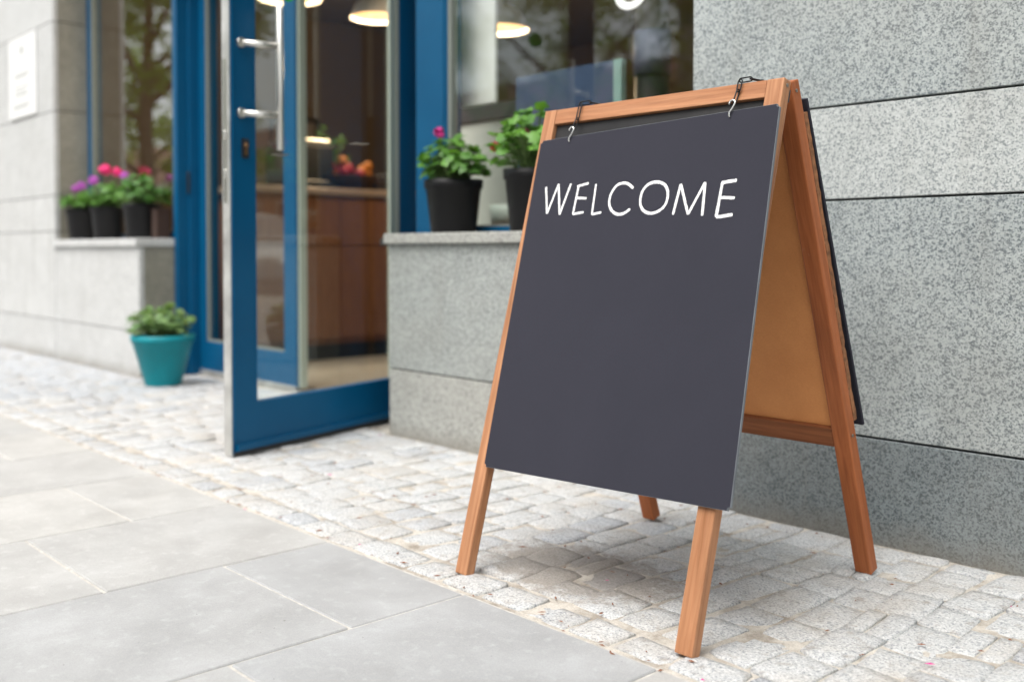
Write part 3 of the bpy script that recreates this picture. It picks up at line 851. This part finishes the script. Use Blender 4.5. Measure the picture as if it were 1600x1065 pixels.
def potted_plant(label, loc, r0, r1, h, rim, potmat, nleaf, spread, height, lsize, flowers, seed, leaves=LEAVES, single=True, group=None, extra_side=None, sq=1.0):
    k = thing('potted_plant', label, 'potted plant', loc, group=group); rng = random.Random(seed)
    bm = bmesh.new(); prof = pot_profile(r0, r1, h, rim); lathe(bm, prof, 40)
    pt = obj('pot', bm, potmat, k)
    bm = bmesh.new(); lathe(bm, [(0, h - .016), (r1 - .014, h - .020)], 24); obj('soil', bm, 'soil', k)
    stems = bmesh.new(); fol = None if single else bmesh.new()
    for i in range(nleaf):
        a = rng.uniform(0, 2 * math.pi); t = math.sqrt(rng.random())
        zz = h + height * (1 - .55 * t * t) * rng.uniform(.18, 1.0)
        p = Vector((spread * t * math.cos(a), spread * t * math.sin(a) * sq, zz))
        if extra_side: p += Vector(extra_side) * rng.random()
        base = Vector((r1 * .45 * rng.uniform(-1, 1), r1 * .45 * rng.uniform(-1, 1), h - .02))
        mid = (base + p) / 2 + Vector((0, 0, .02))
        tube(stems, [base, mid, p], [.003, .0022, .0014], 5, cap=False)
        out = Vector((math.cos(a), math.sin(a), 0))
        nrm = (Vector((0, 0, 1)) * rng.uniform(.5, 1.2) + out * rng.uniform(.1, .9) * t + Vector((rng.gauss(0, .3), rng.gauss(0, .3), 0))).normalized()
        q = nrm.to_track_quat('Z', 'Y'); s = lsize * rng.uniform(.6, 1.15)
        rot = q.to_matrix().to_4x4() @ Matrix.Rotation(rng.uniform(0, 6.28), 4, 'Z')
        me = rng.choice(leaves)
        if single:
            o = meshobj('leaf', me, k); o.matrix_local = Matrix.Translation(p) @ rot @ Matrix.Scale(s, 4)
        else:
            mt = Matrix.Translation(p) @ rot @ Matrix.Scale(s, 4)
            vs = [fol.verts.new(mt @ v.co) for v in me.vertices]
            for pl in me.polygons:
                f = fol.faces.new([vs[j] for j in pl.vertices]); f.smooth = True
    if not single:
        o = obj('foliage', fol, list(leaves[0].materials)[0], k, recalc=False); o['kind'] = 'stuff'
    for (fx, fy, fz, fr, fm) in flowers:
        tube(stems, [(fx * .4, fy * .4, h), (fx * .8, fy * .8, (h + fz) / 2 + .02), (fx, fy, fz)], [.003, .0025, .002], 5, cap=False)
        bm = bmesh.new(); flower_head(bm, (fx, fy, fz), fr, 34, rng, fr * .55); obj('flower_head', bm, fm, k, recalc=False)
    obj('stems', stems, 'stem', k)
    return k
SZ = .7625
potted_plant('black geranium pot with one magenta bloom on the right sill beside the blue post', (-2.905, 2.385, SZ), .082, .108, .196, .035, 'black_plastic', 150, .13, .17, .05,
             [(-.06, -.02, .375, .017, 'petal_magenta'), (-.035, -.03, .36, .010, 'petal_magenta')], 5, group='geraniums on the right sill')
potted_plant('black pot of bright green geranium with a small red bloom, partly hidden by the A-board', (-2.485, 2.385, SZ), .075, .098, .21, .035, 'black_plastic', 150, .15, .22, .052,
             [(-.10, -.085, .29, .014, 'petal_red'), (.02, -.05, .33, .010, 'petal_magenta')], 9, group='geraniums on the right sill')
SL = .7655
potted_plant('leftmost black pot on the left sill with purple flowers', (-6.64, 2.385, SL), .075, .100, .20, .03, 'black_plastic', 70, .13, .11, .06,
             [(-.12, .0, .33, .022, 'petal_purple'), (.05, -.02, .34, .025, 'petal_purple'), (.15, .02, .37, .029, 'petal_purple')], 21, single=False, group='pots on the left sill')
potted_plant('middle black pot on the left sill with two bright pink blooms', (-6.215, 2.385, SL), .075, .100, .20, .03, 'black_plastic', 80, .15, .15, .06,
             [(-.03, .0, .425, .034, 'petal_pink'), (.075, .03, .405, .028, 'petal_pink')], 22, single=False, group='pots on the left sill')
potted_plant('rightmost black pot on the left sill with one small faded lilac bloom', (-5.715, 2.39, SL), .085, .108, .20, .03, 'black_plastic', 85, .16, .17, .06,
             [(-.20, -.02, .365, .024, 'petal_purple')], 23, single=False, group='pots on the left sill')
# dark red-brown box at the end of the left sill
k = thing('wicker_box', 'dark brown box at the end of the left sill beside the blue door post', 'box', (-5.545, 2.425, SL))
bx('box', (-.035, .035, -.04, .04, 0, .15), 'basket', k, .004); bx('rim', (-.038, .038, -.043, .043, .1505, .165), 'basket', k, .003)
# teal pot on the cobbles
potted_plant('teal plastic pot with pale green leaves standing on the cobbles by the door post', (-5.10, 2.235, .002), .088, .158, .262, .035, 'teal_plastic', 130, .155, .17, .07,
             [], 31, leaves=LEAVES_G, single=True, extra_side=(-.03, -.02, 0))

# ------------------------------------------------------------------ A-board
AX, AY = -1.372, 1.73
ab = thing('a_board', 'brown wooden A-board sign frame standing open on the cobbles', 'sign stand', (AX, AY, 0))
TF = R(-15.09); TR_ = R(17.93)
XA0, XA1, XB0, XB1 = -1.692, -1.655, -1.094, -1.056
def fpart(name, d, mat, frame='f', bev=.003, seg=2, parent=None, bm=None):
    if bm is None:
        bm = bmesh.new(); box(bm, *d)
        if bev: bevel(bm, bev, seg)
    # centre the mesh on its own origin so the grain differs piece by piece
    rot = TF if frame == 'f' else TR_
    org = Vector((0, 1.39, 0)) if frame == 'f' else Vector((-.012, 2.035, 0))
    o = obj(name, bm, mat, parent or ab)
    if parent is None:
        o.location = org - Vector((AX, AY, 0)); o.rotation_euler = (rot, 0, 0)
    return o
TH = .024
# front frame
fpart('leg', (XA0, XA1, 0, TH, .003, 1.060), 'wood_v'); fpart('leg', (XB0, XB1, 0, TH, .003, 1.060), 'wood_v')
fpart('top_rail', (XA1 + .0006, XB0 - .0006, .001, TH - .001, 1.0245, 1.0595), 'wood_h', bev=.0015)
fpart('bottom_rail', (XA1 + .0006, XB0 - .0006, .001, TH - .001, .265, .302), 'wood_h', bev=.0015)
fpart('panel', (XA1 + .0008, XB0 - .0008, .011, .015, .3025, 1.0240), ['slate_old'], bev=0)
# rear frame
TB = .030
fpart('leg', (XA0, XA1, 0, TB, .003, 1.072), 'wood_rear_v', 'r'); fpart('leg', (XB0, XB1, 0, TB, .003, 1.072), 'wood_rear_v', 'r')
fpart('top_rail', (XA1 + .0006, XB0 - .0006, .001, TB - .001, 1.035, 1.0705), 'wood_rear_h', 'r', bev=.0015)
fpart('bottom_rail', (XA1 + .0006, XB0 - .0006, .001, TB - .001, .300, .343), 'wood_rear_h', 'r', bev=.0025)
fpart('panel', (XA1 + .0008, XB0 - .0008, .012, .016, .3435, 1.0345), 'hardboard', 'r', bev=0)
# torn hardboard sheet fixed to the back of the rear frame
bm = bmesh.new(); rng = random.Random(2); prev = None; n = 60
xa, xb = XA0 - .006, XB1 - .001
rows = []
for i in range(n + 1):
    z = .352 + (1.005 - .352) * i / n
    e = xb + .0018 * noise.noise((i * .23, 1, 0)) + .0016 * noise.noise((i * .9, 2, 0))
    rows.append([bm.verts.new((xa, TB + .001, z)), bm.verts.new((e, TB + .001, z)), bm.verts.new((e + .001, TB + .012 + .002 * noise.noise((i * .5, 7, 0)), z)), bm.verts.new((xa, TB + .012, z))])
for A, B in zip(rows, rows[1:]):
    for j in range(4): bm.faces.new((A[j], A[(j + 1) % 4], B[(j + 1) % 4], B[j]))
bm.faces.new(rows[0]); bm.faces.new(rows[-1])
fpart('backing_sheet', None, 'torn_board', 'r', bm=bm)
# hinges and screws
for x in (-1.60, -1.14):
    b = bx('hinge', (x - .02, x + .02, 1.683 - AY, 1.727 - AY, 1.012, 1.0145), 'screw', ab)
def screw(frame, x, y, z):
    bm = bmesh.new(); tube(bm, [(x, y, z), (x + .0012, y, z)], .0036, 12); tube(bm, [(x + .0013, y, z), (x + .0016, y, z)], .0018, 8)
    fpart('screw', None, 'screw', frame, bm=bm)
screw('f', XB1 + .0002, .012, 1.048); screw('r', XB1 + .0002, .015, 1.052); screw('r', XB1 + .0002, .015, .326)
fpart('hinge_pin', (XB1 - .02, XB1 - .002, TH + .0004, TH + .006, 1.02, 1.045), 'dark', bev=.001)

# rear hanging board (edge visible)
k = thing('rear_board', 'dark board hanging on the back of the A-board, seen edge on', 'board', (-1.385, 1.80, 1.0))
o = bx('panel', (-.322, .325, 0, .007, -.705, .0), ['slate'], k, .001); 
k.rotation_euler = (R(19.3), 0, R(0)); k.location = (-1.397, 1.768, .995)

# front hanging chalkboard
cosT, sinT = math.cos(TF), math.sin(TF)
def front_pt(u, off, v):     # u along x, off outwards from the leg face, v up the slope
    y = -off
    return Vector((u, 1.39 + y * cosT - v * sinT, y * sinT + v * cosT))
BC = (-1.351, .6205); BW, BH, BR = .632, .746, R(2.0)
cb = thing('chalkboard', 'dark grey chalkboard reading WELCOME hanging on the front of the A-board', 'chalkboard', front_pt(BC[0], .0025, BC[1]))
cb.rotation_mode = 'QUATERNION'
cb.rotation_quaternion = (Matrix.Rotation(TF, 4, 'X') @ Matrix.Rotation(-BR, 4, 'Y')).to_quaternion()
BT = .0065
bm = bmesh.new(); vs = box(bm, -BW / 2, BW / 2, -BT, 0, -BH / 2, BH / 2)
bm.verts.ensure_lookup_table()
for v in vs:                     # the sheet is very slightly out of square
    if v.co.x > 0: v.co.x += .005 * (-v.co.z / BH)
    else: v.co.x += -.005 * (-v.co.z / BH)
vert_edges = [e for e in bm.edges if abs(e.verts[0].co.y - e.verts[1].co.y) > .004]
bmesh.ops.bevel(bm, geom=vert_edges, offset=.006, segments=3, affect='EDGES')
bmesh.ops.bevel(bm, geom=[e for e in bm.edges if e.calc_face_angle(0) > 1.2], offset=.0008, segments=1, affect='EDGES')
for f in bm.faces:
    f.material_index = 0 if abs(f.normal.y) > .9 else 1
obj('panel', bm, ['slate', 'slate_edge'], cb)

STROKES = [('W', .0050, [[(-1.6303, 0.87), (-1.6111, 0.8065), (-1.5919, 0.8748), (-1.5707, 0.8034), (-1.5535, 0.8739)]]),
('E', .0050, [[(-1.5287, 0.8684), (-1.5304, 0.8033)], [(-1.5333, 0.8663), (-1.5005, 0.8719)], [(-1.5289, 0.84), (-1.4984, 0.8378)], [(-1.5304, 0.8033), (-1.4993, 0.8072)]]),
('L', .0048, [[(-1.478, 0.8691), (-1.4741, 0.8017)], [(-1.474, 0.8014), (-1.4477, 0.8051)]]),
('C', .0056, [[(-1.3709, 0.8544), (-1.3846, 0.8635), (-1.3992, 0.8673), (-1.4163, 0.8638), (-1.4273, 0.8508), (-1.4313, 0.8336), (-1.4279, 0.8193), (-1.4168, 0.8064), (-1.4014, 0.7997), (-1.384, 0.8014), (-1.3693, 0.8102)]]),
('O', .0058, [[(-1.3012, 0.8638), (-1.2866, 0.8556), (-1.278, 0.8411), (-1.2775, 0.8216), (-1.2856, 0.8085), (-1.3004, 0.8009), (-1.3168, 0.7995), (-1.3333, 0.8061), (-1.3435, 0.818), (-1.3469, 0.8334), (-1.343, 0.8501), (-1.3322, 0.8609), (-1.3162, 0.8649), (-1.3012, 0.8638)]]),
('M', .0056, [[(-1.2557, 0.7949), (-1.2493, 0.8576), (-1.2187, 0.7947), (-1.1904, 0.8584), (-1.1844, 0.7909)]]),
('E', .0057, [[(-1.15, 0.8569), (-1.1513, 0.7872)], [(-1.1523, 0.855), (-1.1178, 0.8586)], [(-1.1506, 0.8261), (-1.116, 0.8236)], [(-1.1513, 0.7872), (-1.1147, 0.7911)]])]
rng = random.Random(6)
def to_board(u, v):
    d = Vector((u - BC[0], 0, v - BC[1])); return Matrix.Rotation(BR, 4, 'Y') @ d
def smooth_path(pts):
    if len(pts) < 8: return pts
    out = []
    for i in range(len(pts) - 1):
        p0 = pts[max(i - 1, 0)]; p1 = pts[i]; p2 = pts[i + 1]; p3 = pts[min(i + 2, len(pts) - 1)]
        for s in range(6):
            t = s / 6
            out.append(tuple(.5 * (2 * p1[j] + (p2[j] - p0[j]) * t + (2 * p0[j] - 5 * p1[j] + 4 * p2[j] - p3[j]) * t * t + (3 * p1[j] - p0[j] - 3 * p2[j] + p3[j]) * t ** 3) for j in (0, 1)))
    out.append(pts[-1]); return out
for li, (ch, wid, strokes) in enumerate(STROKES):
    bm = bmesh.new(); ysurf = -BT + .0025 * 0 - .0004
    lay = 0
    for st in strokes:
        pts = [to_board(*p) for p in smooth_path(st)]
        segs = [pts] if len(pts) > 8 else [pts[i:i + 2] for i in range(len(pts) - 1)]
        for sg in segs:
            lay += 1; yy = ysurf - .00006 * lay
            path = []
            for a, b in zip(sg, sg[1:]):
                n = max(1, int((b - a).length / .0007))
                for s in range(n): path.append(a.lerp(b, s / n))
            path.append(sg[-1])
            prev = None; N_ = len(path); seed = rng.random() * 100
            for i, p in enumerate(path):
                d = (path[min(i + 2, N_ - 1)] - path[max(i - 2, 0)]).normalized(); nn = Vector((-d.z, 0, d.x))
                s_end = min(1, (min(i, N_ - 1 - i) * .0007 + .0012) / .003) ** .5
                hw = wid * .51 * s_end * (1 + .16 * noise.noise((i * .012, seed, 0)))
                l = hw * (1 + .14 * noise.noise((i * .55, seed, 5)) + rng.uniform(-.26, .22)); r_ = hw * (1 + .14 * noise.noise((i * .55, seed, 9)) + rng.uniform(-.26, .22))
                cur = [p + nn * l, p - nn * r_]
                if prev:
                    bm.faces.new([bm.verts.new((q.x, yy, q.z)) for q in (prev[0], prev[1], cur[1], cur[0])])
                prev = cur
                if rng.random() < .9:        # loose chalk grains along the edge
                    for sgn in (-1, 1):
                        c = p + nn * sgn * hw * rng.uniform(.98, 1.38) + d * rng.uniform(-.0005, .0005); r0 = rng.uniform(.00012, .00042)
                        bm.faces.new([bm.verts.new((c.x + r0 * math.cos(a), yy - .00002, c.z + r0 * math.sin(a))) for a in (0, 1.9, 3.3, 4.9)])
    obj('chalk_letter', bm, 'chalk', cb, recalc=False)

# chains
def link_pts(c, ax, side, l, wdt, n=7):
    c, ax, side = Vector(c), Vector(ax).normalized(), Vector(side).normalized(); pts = []
    for s in (1, -1):
        for i in range(n):
            a = -math.pi / 2 + math.pi * i / (n - 1)
            pts.append(c + ax * s * (l / 2 - wdt / 2) + (ax * math.cos(a) + side * math.sin(a)) * s * wdt / 2)
    return pts
def chain(u, vhole, label):
    base = front_pt(u, .012, 1.03)
    k = thing('hanging_chain', label, 'chain', base, group='chains holding the chalkboard')
    def lk(a, b, side, wdt=.0088, name='link'):
        a, b = Vector(a), Vector(b); bm = bmesh.new()
        L = (b - a).length + wdt * .55
        tube(bm, [p - base for p in link_pts((a + b) / 2, b - a, side, L, wdt)], .00145, 6, closed=True); obj(name, bm, 'black_iron', k)
    X = Vector((1, 0, 0)); fn = Vector((0, -cosT, -sinT)); up = Vector((0, -sinT, cosT))
    jit = .004
    P0 = front_pt(u + .001, .0075, vhole + .024)
    P1 = front_pt(u + .003, .004, vhole + .050)
    P2 = front_pt(u + .004, .004, 1.0605) + Vector((0, .001, .003))
    P3 = P2 + Vector((.013, .017, .0035))
    P4 = P3 + Vector((.013, .018, -.004))
    P5 = P4 + Vector((.004, .010, -.022))
    lk(P0, P1, fn); lk(P1, P2, X); lk(P2, P3, Vector((.2, -.5, .9))); lk(P3, P4, Vector((.7, -.7, 0))); lk(P4, P5, X)
    # S hook
    bm = bmesh.new(); pts = []
    for i in range(9):       # upper open loop
        a = R(200) - R(215) * i / 8
        pts.append(front_pt(u + .0065 * math.cos(a), .0125, vhole + .0215 + .0065 * math.sin(a)))
    pts.append(front_pt(u + .002, .0125, vhole + .010)); pts.append(front_pt(u - .003, .0125, vhole + .003))
    pts.append(front_pt(u - .0035, .012, vhole - .003)); pts.append(front_pt(u - .001, .0095, vhole - .006))
    tube(bm, [p - base for p in pts], .0019, 8); obj('hook', bm, 'zinc', k)
chain(-1.581, .978, 'black chain with silver hook over the left end of the A-board top rail')
chain(-1.156, .993, 'black chain with silver hook over the right end of the A-board top rail')

# ------------------------------------------------------------------ plant litter on the cobbles
bm = bmesh.new(); rng = random.Random(12)
for i in range(170):
    x = rng.uniform(-3.4, -.5); y = rng.uniform(1.33, 2.25)
    if rng.random() < .25: y = rng.uniform(1.31, 1.36)
    z = rng.uniform(.0015, .005); l = rng.uniform(.003, .011); a = rng.uniform(0, 6.28); wv = l * rng.uniform(.15, .4)
    d = Vector((math.cos(a), math.sin(a), 0)); e = Vector((-d.y, d.x, 0)) * wv
    c = Vector((x, y, z)); mi = 1 if rng.random() < .03 else 0
    top = c + Vector((0, 0, rng.uniform(.001, .003)))
    ring = [bm.verts.new(p) for p in (c + d * l, c + e, c - d * l, c - e)]; tv = bm.verts.new(top)
    for j in range(4):
        f = bm.faces.new((ring[j], ring[(j + 1) % 4], tv)); f.material_index = mi
M['litter'] = plain('dry_litter', (.20, .085, .045), .9)
o = obj('plant_litter', bm, ['litter', 'petal_magenta']); tag(o, 'dry leaf crumbs and petal bits scattered over the cobbles', 'litter', kind='stuff')

# ------------------------------------------------------------------ across the street (seen in the glass)
def tree(x, y, h, seed, label, cr=1.0, dens=110):
    k = thing('street_tree', label, 'tree', (x, y, -.1), group='street trees along the kerb'); rng = random.Random(seed)
    bm = bmesh.new()
    tube(bm, [(0, 0, -.1), (.03, 0, h * .2), (-.02, .04, h * .4), (.05, 0, h * .62), (.02, .02, h * .85)], [.17, .14, .12, .08, .03], 10)
    tips = []
    for i in range(9):
        a = i * 2.4; z0 = h * rng.uniform(.26, .6); L = h * rng.uniform(.2, .36) * cr
        p = Vector((0.02, 0, z0)); q = p + Vector((math.cos(a) * L * .5, math.sin(a) * L * .5, L * .35)); r_ = q + Vector((math.cos(a) * L * .5, math.sin(a) * L * .5, L * .4))
        tube(bm, [p, q, r_], [.06, .04, .015], 6); tips += [q, r_]
    obj('trunk', bm, 'bark', k)
    bm = bmesh.new()
    cl = []
    for i in range(56):
        t = rng.choice(tips) if rng.random() < .7 else Vector((0, 0, h * .8))
        cl.append((t + Vector((rng.gauss(0, .5 * cr), rng.gauss(0, .5 * cr), rng.gauss(0, .45))), rng.uniform(.3, .65)))
    for c, r0 in cl:
        for j in range(dens):
            d = Vector((rng.gauss(0, 1), rng.gauss(0, 1), rng.gauss(0, .8))).normalized() * r0 * rng.random() ** .4
            a = Vector((rng.gauss(0, 1), rng.gauss(0, 1), rng.gauss(0, .6))).normalized(); s = rng.uniform(.045, .085); b = a.orthogonal().normalized() * s * .55; a = a * s
            bm.faces.new([bm.verts.new(c + d + v) for v in (a, b, -a, -b)])
    obj('crown', bm, 'leaf_tree', k, recalc=False)
tree(2.2, -2.0, 7.2, 1, 'leafy street tree added out of view behind the camera to shade the right side', 1.25)  # unseen tree added as an occluder, dims the skylight on the right
tree(-16.5, -2.0, 7.0, 2, 'second street tree along the near kerb', 1.2, 90)
tree(-22.5, -1.9, 6.6, 3, 'third street tree along the near kerb', 1.2, 90)
tree(-29.5, -2.0, 7.2, 4, 'farthest street tree along the near kerb', 1.2, 90)
tree(-19.3, -2.3, 6.2, 9, 'small bushy street tree between the second and third ones', 1.2, 95)
tree(-8.0, -11.0, 7.5, 5, 'tall street tree on the far pavement opposite the door', 1.2, 88)
tree(-15.5, -11.2, 8, 6, 'broad street tree on the far pavement', 1.3, 88)
tree(-12.0, -11.4, 7.2, 7, 'street tree on the far pavement between the tall one and the broad one', 1.25, 88)
tree(-20.0, -11.3, 7.4, 8, 'farthest street tree on the far pavement', 1.3, 88)

def house(x0, x1, mat, seed, label, floors=4):
    k = thing('town_house', label, 'house', ((x0 + x1) / 2, -14.1, -.05), group='houses across the street')
    hw = (x1 - x0) / 2 - .004; H = floors * 3.1 + .6
    bm = bmesh.new(); box(bm, -hw, hw, -8, 0, -.1, H); obj('wall', bm, mat, k)
    bm = bmesh.new(); box(bm, -hw - .0, hw + .0, .002, .30, H - .35, H - .02); obj('cornice', bm, 'plaster_cream', k)
    bm = bmesh.new(); v = [bm.verts.new(p) for p in ((-hw, .3, H), (hw, .3, H), (hw, -8, H), (-hw, -8, H), (-hw, -4, H + 2.6), (hw, -4, H + 2.6))]
    for f in ((0, 1, 5, 4), (2, 3, 4, 5), (0, 4, 3), (1, 2, 5), (0, 3, 2, 1)): bm.faces.new([v[i] for i in f])
    obj('roof', bm, 'roof_tile', k)
    nwin = max(2, int(2 * hw / 2.2))
    for fl in range(floors):
        for i in range(nwin):
            cx = -hw + 2 * hw * (i + .5) / nwin; z = fl * 3.1 + 1.0
            if fl == 0 and i == nwin // 2:
                dbm = bmesh.new(); box(dbm, cx - .55, cx + .55, .002, .05, .0, 2.3); dd_ = obj('door', dbm, 'counter_wood', k); bx('handle', (cx + .38, cx + .42, .051, .11, 1.0, 1.14), 'steel', dd_); continue
            bm = bmesh.new()
            for d in ((cx - .6, cx - .5, .002, .07, z, z + 1.6), (cx + .5, cx + .6, .002, .07, z, z + 1.6), (cx - .499, cx + .499, .002, .07, z, z + .1), (cx - .499, cx + .499, .002, .07, z + 1.5, z + 1.6), (cx - .03, cx + .03, .002, .065, z + .101, z + 1.499)): box(bm, *d)
            wf = obj('window', bm, 'white', k)
            bx('pane', (cx - .498, cx + .498, .003, .02, z + .102, z + 1.498), 'car_glass', wf)
            bx('sill', (cx - .68, cx + .68, .002, .16, z - .09, z - .003), 'plaster_cream', wf)
    return k
def across(k, x, y):
    k.location = (x, y, -.05); k.rotation_euler = (0, 0, math.pi); k['group'] = 'houses next to the shop'
across(house(-26, -14.0, 'plaster_cream', 11, 'cream rendered house next to the shop on its left', 3), -20.05, 2.45)
across(house(2.7, 13, 'plaster_grey', 12, 'grey rendered house next to the shop on its right', 3), 7.9, 2.45)
house(-62, -48, 'plaster_cream', 1, 'cream rendered town house farthest along the street', 1)
house(-48, -37, 'plaster_grey', 2, 'grey rendered town house between the cream and salmon ones', 1)
house(-37, -27, 'plaster_pink', 3, 'salmon rendered town house on the left across the street', 1)
house(-27, -15, 'plaster_cream', 4, 'cream rendered town house across from the door', 1)
house(-15, -4, 'plaster_grey', 5, 'grey rendered town house nearly opposite the shop', 2)
house(-4, 9, 'plaster_cream', 6, 'cream rendered town house opposite the A-board')

def car(x, y, label):
    k = thing('parked_car', label, 'car', (x, y, -.13))
    prof = [(-2.1, .35), (-2.12, .75), (-1.95, .95), (-1.75, 1.02), (-1.35, 1.44), (-.2, 1.52), (.55, 1.42), (1.15, 1.0), (1.95, .86), (2.12, .62), (2.1, .33)]
    bm = bmesh.new(); secs = []
    for yy, s in ((-.86, .93), (-.80, 1.0), (.80, 1.0), (.86, .93)):
        secs.append([bm.verts.new((px, yy * (1 if pz < 1.05 else .86), .33 + (pz - .33) * s)) for px, pz in prof])
    for A, B in zip(secs, secs[1:]):
        for i in range(len(prof) - 1): bm.faces.new((A[i], A[i + 1], B[i + 1], B[i]))
        bm.faces.new((A[-1], A[0], B[0], B[-1]))
    bm.faces.new(secs[0]); bm.faces.new(secs[-1])
    bevel(bm, .03, 2); obj('body', bm, 'car_paint', k, smooth=True)
    for s in (-1, 1):
        bm = bmesh.new(); v = [bm.verts.new((px, s * (yy), pz)) for px, pz, yy in ((-1.5, 1.05, .80), (1.0, 1.05, .80), (.48, 1.37, .76), (-.2, 1.45, .74), (-1.2, 1.38, .76))]
        v2 = [bm.verts.new((p.co.x, p.co.y + s * .03, p.co.z)) for p in v]
        bm.faces.new(v); bm.faces.new(v2)
        for i in range(5): bm.faces.new((v[i], v[(i + 1) % 5], v2[(i + 1) % 5], v2[i]))
        obj('side_window', bm, 'car_glass', k)
        bx('mirror', (.75, .92, s * .90 - .07, s * .90 + .07, .98, 1.10), 'car_paint', k, .02, 2)
        for wx in (-1.35, 1.35):
            bm = bmesh.new(); tube(bm, [(wx, s * .68, .31), (wx, s * .875, .31)], .31, 26); wl = obj('wheel', bm, 'tyre', k)
            bm = bmesh.new(); tube(bm, [(wx, s * .872, .31), (wx, s * .884, .31)], .2, 20); obj('rim', bm, 'alu', wl)
        bx('tail_light', (-2.15, -2.10, s * .66 - .12, s * .66 + .12, .70, .90), 'tail_red', k, .01)
        bx('headlight', (2.06, 2.13, s * .6 - .16, s * .6 + .16, .58, .72), 'white', k, .01)
    bm = bmesh.new(); v = [bm.verts.new(p) for p in ((.60, -.66, 1.41), (.60, .66, 1.41), (1.14, .72, 1.035), (1.14, -.72, 1.035))]; v2 = [bm.verts.new(p.co + Vector((.03, 0, .03))) for p in v]
    bm.faces.new(v); bm.faces.new(v2); [bm.faces.new((v[i], v[(i + 1) % 4], v2[(i + 1) % 4], v2[i])) for i in range(4)]; obj('windscreen', bm, 'car_glass', k)
    bm = bmesh.new(); v = [bm.verts.new(p) for p in ((-1.40, -.66, 1.41), (-1.40, .66, 1.41), (-1.74, .72, 1.06), (-1.74, -.72, 1.06))]; v2 = [bm.verts.new(p.co + Vector((-.03, 0, .02))) for p in v]
    bm.faces.new(v); bm.faces.new(v2); [bm.faces.new((v[i], v[(i + 1) % 4], v2[(i + 1) % 4], v2[i])) for i in range(4)]; obj('rear_window', bm, 'car_glass', k)
car(-17.4, -3.9, 'white hatchback parked at the kerb')
